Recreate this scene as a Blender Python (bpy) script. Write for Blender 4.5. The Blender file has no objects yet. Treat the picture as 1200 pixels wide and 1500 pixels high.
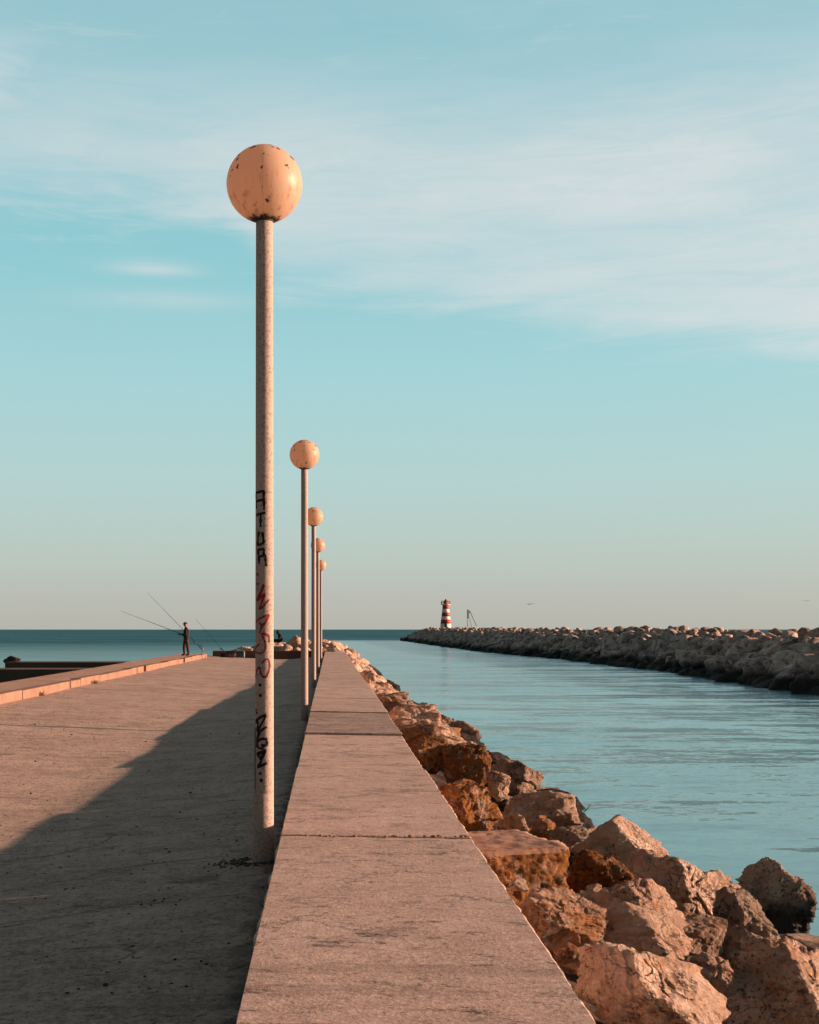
import bpy, bmesh, math, random
import numpy as np
from mathutils import Vector, Matrix, Euler

PI = math.pi
rnd = random.Random(7)
SC = bpy.context.scene
COL = SC.collection

# ------------------------------------------------------------------ parameters
HC = 1.5                      # eye height above the paving
F = 1900.0                    # focal length in photo pixels (1200 x 1500)
CX, CY = 484.0, 922.0         # vanishing point of the wall in the photo
SUN_EL = math.radians(10.5)
SUN_AZ = math.radians(4.0)   # measured from +X towards +Y
EXPO = 1.0
SKY_STR = 0.1
SUN_STR = 5.0
ZW = -1.6                     # water level
HW = 0.24                     # wall height


def P(px, py, Y):
    """point at distance Y seen at pixel px, py"""
    return Vector(((px - CX) * Y / F, Y, HC - (py - CY) * Y / F))


# ------------------------------------------------------------------ object helpers
def tag(o, label=None, cat=None, group=None, kind=None):
    if label: o['label'] = label
    if cat: o['category'] = cat
    if group: o['group'] = group
    if kind: o['kind'] = kind
    return o


def empty(name, loc, label=None, cat=None, group=None, rz=0.0):
    o = bpy.data.objects.new(name, None)
    COL.objects.link(o)
    o.location = loc
    o.rotation_euler = (0, 0, rz)
    o.empty_display_size = 0.2
    return tag(o, label, cat, group)


def obj_from_bm(name, bm, mat, parent=None, smooth=True, loc=None):
    me = bpy.data.meshes.new(name)
    bm.normal_update()
    bm.to_mesh(me)
    bm.free()
    return obj_from_me(name, me, mat, parent, smooth, loc)


def obj_from_me(name, me, mat, parent=None, smooth=True, loc=None):
    o = bpy.data.objects.new(name, me)
    COL.objects.link(o)
    if mat is not None:
        for m in (mat if isinstance(mat, (list, tuple)) else [mat]):
            me.materials.append(m)
    if smooth:
        me.polygons.foreach_set('use_smooth', [True] * len(me.polygons))
    if parent: o.parent = parent
    if loc is not None: o.location = loc
    return o


def bm_box(bm, c, s, rz=0.0, bev=0.0, seg=2):
    m = Matrix.Translation(c) @ Matrix.Rotation(rz, 4, 'Z') @ Matrix.Diagonal((s[0], s[1], s[2], 1))
    r = bmesh.ops.create_cube(bm, size=1.0, matrix=m)
    if bev > 0:
        es = list({e for v in r['verts'] for e in v.link_edges})
        bmesh.ops.bevel(bm, geom=es, offset=bev, segments=seg, profile=0.6, affect='EDGES')
    return bm


def bm_tube(bm, pts, rads, n=12, cap=True):
    """swept tube through pts"""
    pts = [Vector(p) for p in pts]
    rings = []
    up = Vector((0, 0, 1))
    for i, p in enumerate(pts):
        a = pts[max(i - 1, 0)]; b = pts[min(i + 1, len(pts) - 1)]
        d = (b - a).normalized()
        ref = up if abs(d.z) < 0.95 else Vector((1, 0, 0))
        u = d.cross(ref).normalized(); v = u.cross(d).normalized()
        r = rads[i] if isinstance(rads, (list, tuple)) else rads
        rings.append([bm.verts.new(p + r * (math.cos(2 * PI * k / n) * u + math.sin(2 * PI * k / n) * v)) for k in range(n)])
    for a, b in zip(rings[:-1], rings[1:]):
        for k in range(n):
            bm.faces.new((a[k], b[k], b[(k + 1) % n], a[(k + 1) % n]))
    if cap:
        bm.faces.new(rings[0]); bm.faces.new(rings[-1][::-1])
    bmesh.ops.recalc_face_normals(bm, faces=bm.faces)
    return bm


def bm_lathe(bm, prof, n=32, c=(0, 0)):
    rings = []
    for r, z in prof:
        rings.append([bm.verts.new((c[0] + r * math.cos(2 * PI * k / n), c[1] + r * math.sin(2 * PI * k / n), z)) for k in range(n)])
    for a, b in zip(rings[:-1], rings[1:]):
        for k in range(n):
            bm.faces.new((a[k], a[(k + 1) % n], b[(k + 1) % n], b[k]))
    bm.faces.new(rings[0][::-1]); bm.faces.new(rings[-1])
    return bm


# ------------------------------------------------------------------ vector noise (numpy)
_rs = np.random.RandomState(11)
_perm = np.concatenate([_rs.permutation(256)] * 3)
_g = _rs.normal(size=(256, 3)); _g /= np.linalg.norm(_g, axis=1)[:, None]


def perlin(p):
    i = np.floor(p).astype(int); f = p - i
    u = f * f * f * (f * (f * 6 - 15) + 10)
    i &= 255
    def g(dx, dy, dz):
        h = _perm[_perm[_perm[i[:, 0] + dx] + i[:, 1] + dy] + i[:, 2] + dz]
        v = _g[h]
        return v[:, 0] * (f[:, 0] - dx) + v[:, 1] * (f[:, 1] - dy) + v[:, 2] * (f[:, 2] - dz)
    def lp(a, b, t): return a + (b - a) * t
    x00 = lp(g(0, 0, 0), g(1, 0, 0), u[:, 0]); x10 = lp(g(0, 1, 0), g(1, 1, 0), u[:, 0])
    x01 = lp(g(0, 0, 1), g(1, 0, 1), u[:, 0]); x11 = lp(g(0, 1, 1), g(1, 1, 1), u[:, 0])
    return lp(lp(x00, x10, u[:, 1]), lp(x01, x11, u[:, 1]), u[:, 2])


def fbm(p, o=4, ridged=False):
    s = np.zeros(len(p)); a = 0.5
    for k in range(o):
        n = perlin(p * (2.03 ** k) + 17.3 * k)
        s += a * ((0.35 - np.abs(n)) if ridged else n)
        a *= 0.5
    return s


# ------------------------------------------------------------------ material helpers
class NT:
    def __init__(self, mat):
        self.t = mat.node_tree; self.n = self.t.nodes; self.l = self.t.links

    def add(self, typ, ins=None, **kw):
        nd = self.n.new(typ)
        for k, v in kw.items(): setattr(nd, k, v)
        for k, v in (ins or {}).items():
            s = nd.inputs[k]
            if hasattr(v, 'is_output') or isinstance(v, bpy.types.NodeSocket): self.l.new(v, s)
            else: s.default_value = v
        return nd

    def math(self, op, a, b=0.0, c=0.0, clamp=False):
        return self.add('ShaderNodeMath', {0: a, 1: b, 2: c}, operation=op, use_clamp=clamp).outputs[0]

    def mix(self, f, a, b, blend='MIX'):
        nd = self.n.new('ShaderNodeMix'); nd.data_type = 'RGBA'; nd.blend_type = blend
        for i, v in ((0, f), (6, a), (7, b)):
            if isinstance(v, bpy.types.NodeSocket): self.l.new(v, nd.inputs[i])
            else: nd.inputs[i].default_value = (*v, 1) if isinstance(v, (tuple, list)) and len(v) == 3 else v
        return nd.outputs[2]

    def ramp(self, fac, stops, interp='LINEAR'):
        nd = self.add('ShaderNodeValToRGB', {0: fac}); r = nd.color_ramp; r.interpolation = interp
        while len(r.elements) < len(stops): r.elements.new(0.5)
        for e, (p, c) in zip(r.elements, stops):
            e.position = p
            e.color = (c, c, c, 1) if isinstance(c, (int, float)) else (*c, 1)
        return nd.outputs[0]

    def noise(self, vec, scale, detail=4, rough=0.55, dist=0.0):
        return self.add('ShaderNodeTexNoise', {'Vector': vec, 'Scale': scale, 'Detail': detail, 'Roughness': rough, 'Distortion': dist}).outputs[0]

    def mapping(self, vec, scale=(1, 1, 1), rot=(0, 0, 0), loc=(0, 0, 0)):
        return self.add('ShaderNodeMapping', {'Vector': vec, 'Scale': scale, 'Rotation': rot, 'Location': loc}).outputs[0]

    def sstep(self, x, a, b, lo=0.0, hi=1.0):
        return self.add('ShaderNodeMapRange', {0: x, 1: a, 2: b, 3: lo, 4: hi}, interpolation_type='SMOOTHSTEP').outputs[0]

    def bump(self, h, strength, dist, prev=None):
        d = {'Height': h, 'Strength': strength, 'Distance': dist}
        if prev is not None: d['Normal'] = prev
        return self.add('ShaderNodeBump', d).outputs[0]


def new_mat(name):
    m = bpy.data.materials.new(name); m.use_nodes = True
    t = NT(m); b = m.node_tree.nodes['Principled BSDF']
    return m, t, b


def setp(t, b, **kw):
    names = {'col': 'Base Color', 'rough': 'Roughness', 'metal': 'Metallic', 'nrm': 'Normal', 'spec': 'Specular IOR Level', 'ior': 'IOR'}
    for k, v in kw.items():
        s = b.inputs[names[k]]
        if isinstance(v, bpy.types.NodeSocket): t.l.new(v, s)
        else: s.default_value = (*v, 1) if isinstance(v, tuple) and len(v) == 3 else v


def simple(name, col, rough=0.7, var=0.25, scale=8.0, metal=0.0):
    m, t, b = new_mat(name)
    tc = t.add('ShaderNodeTexCoord').outputs['Object']
    n = t.noise(tc, scale, 5)
    c = t.mix(t.sstep(n, 0.35, 0.7), tuple(x * (1 - var) for x in col), tuple(min(1, x * (1 + var)) for x in col))
    setp(t, b, col=c, rough=rough, metal=metal)
    return m


def pos_nodes(t):
    g = t.add('ShaderNodeNewGeometry').outputs['Position']
    s = t.add('ShaderNodeSeparateXYZ', {0: g}).outputs
    return g, s[0], s[1], s[2]


# ---- worn concrete for paving
def mat_paving():
    m, t, b = new_mat('worn_paving')
    g, x, y, z = pos_nodes(t)
    n1 = t.noise(g, 0.55, 6, 0.6)
    n2 = t.noise(t.mapping(g, (0.9, 2.2, 1)), 1.6, 7, 0.65, 0.6)
    n3 = t.noise(g, 38, 4, 0.7)
    n4 = t.noise(g, 150, 2, 0.6)
    c = t.mix(t.sstep(n1, 0.35, 0.68), PAV_A, PAV_B)
    c = t.mix(t.sstep(n2, 0.50, 0.62, 0, 0.55), c, PAV_D)
    c = t.mix(t.sstep(n3, 0.52, 0.62, 0, 0.6), c, PAV_E)
    c = t.mix(t.sstep(n3, 0.46, 0.38, 0, 0.5), c, (0.78, 0.56, 0.44))
    c = t.mix(t.sstep(n4, 0.56, 0.64, 0, 0.7), c, (0.12, 0.095, 0.08))
    n5 = t.noise(t.mapping(g, (1.0, 1.7, 1)), 7.0, 6, 0.75, 0.4)
    c = t.mix(t.sstep(n5, 0.52, 0.62, 0, 0.42), c, (0.22, 0.155, 0.125))
    c = t.mix(t.sstep(n5, 0.62, 0.66, 0, 0.85), c, (0.06, 0.045, 0.038))
    c = t.mix(t.sstep(n5, 0.44, 0.34, 0, 0.5), c, (0.74, 0.56, 0.46))
    n6 = t.noise(t.mapping(g, (1.0, 0.8, 1), (0, 0, 0.4)), 2.6, 12, 0.86, 0.2)
    c = t.mix(t.sstep(n6, 0.51, 0.60, 0, 0.36), c, (0.22, 0.155, 0.125))
    c = t.mix(t.sstep(n6, 0.49, 0.42, 0, 0.3), c, (0.76, 0.56, 0.45))
    n7 = t.noise(g, 26, 6, 0.85)
    c = t.mix(t.sstep(n7, 0.565, 0.60, 0, 0.85), c, (0.055, 0.045, 0.04))
    c = t.mix(t.sstep(n7, 0.44, 0.40, 0, 0.5), c, (0.80, 0.64, 0.54))
    # dark dirt gathered along the foot of the wall
    d1 = t.math('ADD', x, t.math('MULTIPLY', t.noise(t.mapping(g, (1, 0.8, 1)), 5.0, 5, 0.7), 0.35))
    c = t.mix(t.sstep(d1, -0.30, -0.16, 0, 0.75), c, (0.045, 0.036, 0.03))
    # oil and damp streaks
    st = t.noise(t.mapping(g, (0.5, 2.6, 1)), 1.1, 8, 0.7, 1.2)
    c = t.mix(t.sstep(st, 0.58, 0.66, 0, 0.6), c, (0.11, 0.088, 0.075))
    # hairline cracks
    v = t.add('ShaderNodeTexVoronoi', {'Vector': t.add('ShaderNodeVectorMath', {0: t.mapping(g, (0.5, 0.7, 1)), 1: t.add('ShaderNodeTexNoise', {'Vector': g, 'Scale': 1.3, 'Detail': 5.0}).outputs[1]}, operation='ADD').outputs[0], 'Scale': 0.55}, feature='DISTANCE_TO_EDGE').outputs[0]
    crk = t.sstep(v, 0.0, 0.012, 1, 0)
    brk = t.sstep(t.noise(g, 0.8, 3), 0.48, 0.6)
    c = t.mix(t.math('MULTIPLY', t.math('MULTIPLY', crk, brk), 0.7), c, (0.07, 0.055, 0.045))
    h = t.math('ADD', t.math('MULTIPLY', n3, 0.6), t.math('MULTIPLY', n4, 0.45))
    nr = t.bump(t.math('ADD', t.math('ADD', h, t.math('MULTIPLY', n5, 0.8)), t.math('MULTIPLY', n6, 1.4)), 0.9, 0.024)
    nr = t.bump(n2, 0.35, 0.03, nr)
    setp(t, b, col=c, rough=0.92, nrm=nr, spec=0.2)
    return m


PAV_A = (0.51, 0.35, 0.28)
PAV_B = (0.64, 0.455, 0.37)
PAV_D = (0.24, 0.16, 0.12)
PAV_E = (0.28, 0.19, 0.145)


def mat_wall():
    m, t, b = new_mat('wall_concrete')
    g, x, y, z = pos_nodes(t)
    n1 = t.noise(g, 0.9, 6, 0.6)
    n2 = t.noise(t.mapping(g, (0.9, 1.7, 1)), 2.6, 8, 0.72, 0.5)
    n3 = t.noise(g, 60, 4, 0.7)
    n4 = t.noise(t.mapping(g, (0.9, 1.9, 1)), 6.5, 8, 0.78, 0.4)
    # one tone per cast slab
    sl = t.math('FLOOR', t.math('DIVIDE', t.math('SUBTRACT', y, SLAB0), SLAB))
    wn = t.add('ShaderNodeTexWhiteNoise', {'W': sl}, noise_dimensions='1D').outputs[0]
    c = t.mix(t.sstep(n1, 0.3, 0.7), WALL_A, WALL_B)
    c = t.mix(t.math('MULTIPLY', wn, 0.30), c, (0.32, 0.205, 0.16))
    # the slab with dark streaks, and the dirtier near slab
    dk = t.math('MULTIPLY', t.sstep(y, SLAB0 + 2 * SLAB - 0.02, SLAB0 + 2 * SLAB + 0.02), t.sstep(y, SLAB0 + 3 * SLAB - 0.02, SLAB0 + 3 * SLAB + 0.02, 1, 0))
    c = t.mix(t.math('MULTIPLY', dk, t.sstep(n2, 0.3, 0.6, 0.15, 0.6)), c, (0.15, 0.10, 0.08))
    nd = t.sstep(y, SLAB0 - 0.02, SLAB0 + 0.01, 1, 0)
    c = t.mix(t.math('MULTIPLY', nd, 0.16), c, (0.19, 0.125, 0.095))
    thr = t.math('SUBTRACT', n2, t.math('MULTIPLY', nd, 0.03))
    c = t.mix(t.sstep(thr, 0.52, 0.60, 0, 0.6), c, (0.19, 0.13, 0.105))
    c = t.mix(t.math('MULTIPLY', t.math('MULTIPLY', t.sstep(n4, 0.53, 0.60, 0, 0.9), t.sstep(n2, 0.44, 0.54)), t.math('ADD', 0.25, t.math('MULTIPLY', nd, 0.75))), c, (0.06, 0.048, 0.045))
    c = t.mix(t.sstep(n3, 0.55, 0.66, 0, 0.55), c, (0.13, 0.09, 0.07))
    c = t.mix(t.sstep(n3, 0.45, 0.35, 0, 0.4), c, (0.62, 0.45, 0.36))
    n6 = t.noise(g, 4.5, 12, 0.86, 0.2)
    c = t.mix(t.sstep(n6, 0.51, 0.62, 0, 0.3), c, (0.30, 0.20, 0.165))
    c = t.mix(t.sstep(n6, 0.49, 0.42, 0, 0.35), c, (0.76, 0.56, 0.47))
    n7 = t.noise(g, 36, 5, 0.85)
    c = t.mix(t.sstep(n7, 0.575, 0.61, 0, 0.7), c, (0.09, 0.065, 0.055))
    c = t.mix(t.sstep(n7, 0.42, 0.385, 0, 0.7), c, (0.85, 0.68, 0.58))
    cv = t.add('ShaderNodeTexVoronoi', {'Vector': t.add('ShaderNodeVectorMath', {0: g, 1: t.add('ShaderNodeVectorMath', {0: t.add('ShaderNodeTexNoise', {'Vector': g, 'Scale': 3.0, 'Detail': 8.0, 'Roughness': 0.65}).outputs[1], 3: 0.7}, operation='SCALE').outputs[0]}, operation='ADD').outputs[0], 'Scale': 0.75}, feature='DISTANCE_TO_EDGE').outputs[0]
    crk = t.math('MULTIPLY', t.sstep(cv, 0.0, 0.009, 1, 0), t.sstep(t.noise(g, 0.9, 3), 0.50, 0.58))
    c = t.mix(t.math('MULTIPLY', crk, 0.8), c, (0.06, 0.045, 0.04))
    # pour lines across the wall
    ln = t.noise(t.mapping(g, (0.02, 1, 1)), 2.4, 4, 0.75)
    c = t.mix(t.sstep(ln, 0.58, 0.66, 0, 0.25), c, (0.17, 0.115, 0.09))
    h = t.math('ADD', t.math('ADD', n3, t.math('MULTIPLY', n4, 0.5)), n6)
    nr = t.bump(h, 0.5, 0.010)
    setp(t, b, col=c, rough=0.9, nrm=nr, spec=0.2)
    return m


SLAB0, SLAB = 8.03, 3.87
WALL_A = (0.55, 0.375, 0.31)
WALL_B = (0.66, 0.47, 0.395)


def mat_kerb(name='kerb_concrete', k=1.0):
    m, t, b = new_mat(name)
    g, x, y, z = pos_nodes(t)
    n1 = t.noise(g, 1.2, 6, 0.65)
    n2 = t.noise(g, 9, 5, 0.7)
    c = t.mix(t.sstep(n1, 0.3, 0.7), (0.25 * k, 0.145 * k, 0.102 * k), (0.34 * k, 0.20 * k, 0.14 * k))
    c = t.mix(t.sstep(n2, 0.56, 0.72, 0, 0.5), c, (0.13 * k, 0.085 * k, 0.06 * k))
    setp(t, b, col=c, rough=0.9, nrm=t.bump(n2, 0.5, 0.02), spec=0.2)
    return m


def mat_rock():
    """limestone boulders; per-object 'lichen' and 'tone' custom properties"""
    m, t, b = new_mat('limestone')
    g, x, y, z = pos_nodes(t)
    oi = t.add('ShaderNodeObjectInfo').outputs['Random']
    off = t.add('ShaderNodeCombineXYZ', {0: t.math('MULTIPLY', oi, 37.0), 1: t.math('MULTIPLY', oi, 11.0), 2: 0.0}).outputs[0]
    p = t.add('ShaderNodeVectorMath', {0: g, 1: off}, operation='ADD').outputs[0]
    lich = t.add('ShaderNodeAttribute', attribute_type='OBJECT', attribute_name='lichen').outputs['Fac']
    tone = t.add('ShaderNodeAttribute', attribute_type='OBJECT', attribute_name='tone').outputs['Fac']
    n1 = t.noise(p, 1.8, 7, 0.62, 0.4)
    n2 = t.noise(p, 7.0, 8, 0.68, 0.8)
    n3 = t.noise(p, 34.0, 6, 0.7)
    n4 = t.noise(t.mapping(p, (1, 1, 3.5), (0.5, 0.3, 0)), 5.0, 7, 0.7, 1.5)
    n5 = t.noise(p, 110.0, 4, 0.7)
    c = t.mix(t.sstep(n1, 0.38, 0.62), (0.60, 0.395, 0.285), (0.90, 0.665, 0.515))
    c = t.mix(t.sstep(n2, 0.54, 0.66, 0, 0.55), c, (0.26, 0.165, 0.12))
    c = t.mix(t.sstep(n4, 0.52, 0.64, 0, 0.6), c, (0.68, 0.31, 0.14))
    pm = t.sstep(t.noise(p, 1.3, 4, 0.6), 0.42, 0.58, 0.10, 1.0)
    c = t.mix(t.math('MULTIPLY', t.sstep(n3, 0.52, 0.62, 0, 0.85), pm), c, (0.09, 0.06, 0.05))
    c = t.mix(t.math('MULTIPLY', t.sstep(n5, 0.54, 0.64, 0, 0.5), pm), c, (0.18, 0.12, 0.095))
    c = t.mix(t.sstep(n2, 0.44, 0.36, 0, 0.6), c, (0.80, 0.66, 0.55))
    ck = t.add('ShaderNodeTexVoronoi', {'Vector': t.add('ShaderNodeVectorMath', {0: t.mapping(p, (1, 1, 1.8), (0.4, 0.7, 0)), 1: t.add('ShaderNodeTexNoise', {'Vector': p, 'Scale': 3.0, 'Detail': 6.0}).outputs[1]}, operation='ADD').outputs[0], 'Scale': 2.2}, feature='DISTANCE_TO_EDGE').outputs[0]
    ckm = t.math('MULTIPLY', t.sstep(ck, 0.0, 0.03, 1, 0), t.sstep(n1, 0.50, 0.62))
    c = t.mix(t.math('MULTIPLY', ckm, 0.6), c, (0.035, 0.024, 0.02))
    # black crust in patches
    cr = t.math('MULTIPLY', t.sstep(t.noise(p, 2.3, 5, 0.7), 0.54, 0.62), t.sstep(n3, 0.44, 0.54))
    c = t.mix(t.math('MULTIPLY', cr, 0.75), c, (0.025, 0.02, 0.018))
    # orange lichen
    lm = t.math('MULTIPLY', t.sstep(t.math('ADD', t.noise(p, 4.5, 6, 0.7), t.math('MULTIPLY', lich, 0.16)), 0.53, 0.62), t.sstep(n3, 0.35, 0.55, 0.3, 1))
    lm = t.math('MULTIPLY', lm, t.math('MINIMUM', t.math('MULTIPLY', lich, 1.6), 1.0))
    c = t.mix(lm, c, t.mix(n2, (0.42, 0.11, 0.010), (0.55, 0.24, 0.03)))
    dkl = t.math('MULTIPLY', t.sstep(t.noise(p, 13, 4, 0.7), 0.5, 0.62), t.math('MULTIPLY', lich, 0.8))
    c = t.mix(dkl, c, (0.06, 0.035, 0.018))
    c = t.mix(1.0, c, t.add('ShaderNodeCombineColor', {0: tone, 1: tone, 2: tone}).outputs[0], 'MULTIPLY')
    # wet weed band above the water line
    wz = t.math('ADD', z, t.math('MULTIPLY', t.math('SUBTRACT', n1, 0.5), 0.7))
    wet = t.sstep(wz, WET0, WET1, 1, 0)
    c = t.mix(t.math('MULTIPLY', wet, 0.93), c, (0.012, 0.012, 0.011))
    vo = t.add('ShaderNodeTexVoronoi', {'Vector': p, 'Scale': 16.0}, feature='F1').outputs[0]
    nr = t.bump(n2, 1.0, 0.12)
    nr = t.bump(n4, 0.8, 0.06, nr)
    nr = t.bump(n3, 1.0, 0.05, nr)
    nr = t.bump(n5, 0.8, 0.012, nr)
    nr = t.bump(t.math('MULTIPLY', ckm, -1.0), 1.0, 0.03, nr)
    nr = t.bump(t.math('MULTIPLY', vo, n2), 0.6, 0.02, nr)
    setp(t, b, col=c, rough=t.math('SUBTRACT', 0.93, t.math('MULTIPLY', wet, 0.35)), nrm=nr, spec=0.25)
    return m


WET0, WET1 = -1.47, -1.06


def mat_far_rock():
    m, t, b = new_mat('breakwater_stone')
    g, x, y, z = pos_nodes(t)
    n1 = t.noise(g, 0.5, 5, 0.6)
    n2 = t.noise(g, 2.2, 6, 0.7)
    c = t.mix(t.sstep(n1, 0.35, 0.65), (0.32, 0.245, 0.21), (0.66, 0.50, 0.415))
    c = t.mix(t.sstep(n2, 0.48, 0.6, 0, 0.7), c, (0.06, 0.05, 0.045))
    wz = t.math('ADD', z, t.math('MULTIPLY', t.math('SUBTRACT', n1, 0.5), 1.2))
    wet = t.sstep(wz, -1.1, -0.35, 1, 0)
    c = t.mix(t.math('MULTIPLY', wet, 0.93), c, (0.010, 0.010, 0.010))
    setp(t, b, col=c, rough=0.9, nrm=t.bump(n2, 0.7, 0.12), spec=0.2)
    return m


def mat_core():
    m, t, b = new_mat('rubble_core')
    g, x, y, z = pos_nodes(t)
    n2 = t.noise(g, 3.0, 7, 0.7)
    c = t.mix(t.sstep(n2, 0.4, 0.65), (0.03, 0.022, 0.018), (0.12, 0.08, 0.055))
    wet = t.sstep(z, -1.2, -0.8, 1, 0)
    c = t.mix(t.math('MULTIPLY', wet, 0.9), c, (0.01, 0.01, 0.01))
    setp(t, b, col=c, rough=0.95, nrm=t.bump(n2, 1.0, 0.1), spec=0.1)
    return m


def mat_water():
    m, t, b = new_mat('water')
    g, x, y, z = pos_nodes(t)
    # open water outside the harbour mouth is choppier and deeper
    o1 = t.sstep(t.math('ADD', y, t.math('MULTIPLY', t.math('SUBTRACT', t.noise(t.mapping(g, (0.004, 0.012, 1)), 1.0, 3), 0.5), 120)), 330, 400)
    o2 = t.sstep(x, -7.0, -12.0)
    opn = t.math('MAXIMUM', o1, t.math('MULTIPLY', o2, t.sstep(y, 60, 330, 0.35, 1.0)))
    s = t.noise(t.mapping(g, (0.035, 0.12, 1), (0, 0, 0.1)), 1.0, 5, 0.6, 0.5)     # wind slicks
    rip = t.sstep(s, 0.42, 0.58, 0.50, 0.88)
    def slope(scale, sx, sy, rot, det, off):
        c = t.add('ShaderNodeTexNoise', {'Vector': t.mapping(g, (sx, sy, 1), (0, 0, rot), (off, off * 0.7, 0)), 'Scale': scale, 'Detail': det, 'Roughness': 0.6}).outputs[1]
        return t.add('ShaderNodeVectorMath', {0: c, 1: (0.5, 0.5, 0.5)}, operation='SUBTRACT').outputs[0]
    def sc(v, k):
        nd = t.add('ShaderNodeVectorMath', {0: v}, operation='SCALE')
        if isinstance(k, bpy.types.NodeSocket): t.l.new(k, nd.inputs[3])
        else: nd.inputs[3].default_value = k
        return nd.outputs[0]
    def ad(a, b_): return t.add('ShaderNodeVectorMath', {0: a, 1: b_}, operation='ADD').outputs[0]
    v = sc(slope(0.5, 0.25, 1.0, 0.12, 4, 0.0), 0.42)
    v = ad(v, sc(slope(2.4, 0.35, 1.0, -0.15, 4, 7.0), t.math('MULTIPLY', rip, 0.44)))
    v = ad(v, sc(slope(9.0, 0.5, 1.0, 0.2, 3, 3.0), t.math('MULTIPLY', rip, 0.36)))
    v = ad(v, sc(slope(0.25, 0.3, 1.0, 0.05, 6, 5.0), t.math('MULTIPLY', opn, 1.3)))
    vv = t.add('ShaderNodeVectorMath', {0: v, 1: (1, 1, 0)}, operation='MULTIPLY').outputs[0]
    nr = t.add('ShaderNodeVectorMath', {0: ad(vv, (0, 0, 1))}, operation='NORMALIZE').outputs[0]
    chop = t.math('MULTIPLY', t.math('ADD', t.noise(t.mapping(g, (0.012, 0.03, 1)), 1.0, 6, 0.75), t.noise(t.mapping(g, (0.10, 0.22, 1)), 1.0, 5, 0.7)), 0.5)
    sea = t.mix(t.sstep(chop, 0.42, 0.62), WSEA_A, WSEA_B)
    c = t.mix(opn, t.mix(t.sstep(s, 0.40, 0.62), WCH_A, WCH_B), sea)
    # white specks of small breaking crests far out
    wc = t.noise(t.mapping(g, (0.12, 0.30, 1)), 1.0, 6, 0.75)
    c = t.mix(t.math('MULTIPLY', t.sstep(wc, 0.68, 0.72, 0, 0.5), opn), c, (0.35, 0.40, 0.40))
    df = t.add('ShaderNodeBsdfDiffuse', {'Color': c})
    gs = t.add('ShaderNodeBsdfGlossy', {'Color': (1, 1, 1, 1), 'Roughness': 0.15, 'Normal': nr})
    fr = t.add('ShaderNodeFresnel', {0: 1.33, 1: nr}).outputs[0]
    # broken surfaces never reach the full grazing reflectance of flat water
    fac = t.math('MINIMUM', t.math('MULTIPLY', fr, 1.0), t.add('ShaderNodeMapRange', {0: opn, 1: 0.0, 2: 1.0, 3: WREF, 4: 0.06}).outputs[0])
    mx = t.add('ShaderNodeMixShader', {0: fac, 1: df.outputs[0], 2: gs.outputs[0]})
    t.l.new(mx.outputs[0], t.n['Material Output'].inputs[0])
    t.n.remove(b)
    return m


WCH_A, WCH_B, WREF = (0.12, 0.37, 0.46), (0.095, 0.32, 0.40), 0.54
WSEA_A, WSEA_B = (0.014, 0.088, 0.120), (0.045, 0.22, 0.29)


def mat_pole():
    m, t, b = new_mat('aggregate_concrete')
    tc = t.add('ShaderNodeTexCoord').outputs['Object']
    n1 = t.noise(tc, 170, 3, 0.7)
    n2 = t.noise(tc, 60, 3, 0.6)
    n3 = t.noise(t.mapping(tc, (3, 3, 0.4)), 2.0, 5, 0.6)
    c = t.mix(t.sstep(n3, 0.3, 0.7), (0.46, 0.35, 0.295), (0.53, 0.405, 0.345))
    c = t.mix(t.sstep(n1, 0.53, 0.62, 0, 0.6), c, (0.20, 0.145, 0.12))
    c = t.mix(t.sstep(n2, 0.53, 0.60, 0, 0.6), c, (0.20, 0.145, 0.12))
    c = t.mix(t.sstep(n1, 0.44, 0.36, 0, 0.5), c, (0.56, 0.45, 0.39))
    setp(t, b, col=c, rough=0.9, nrm=t.bump(t.math('ADD', n1, n2), 0.4, 0.004), spec=0.2)
    return m


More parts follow.
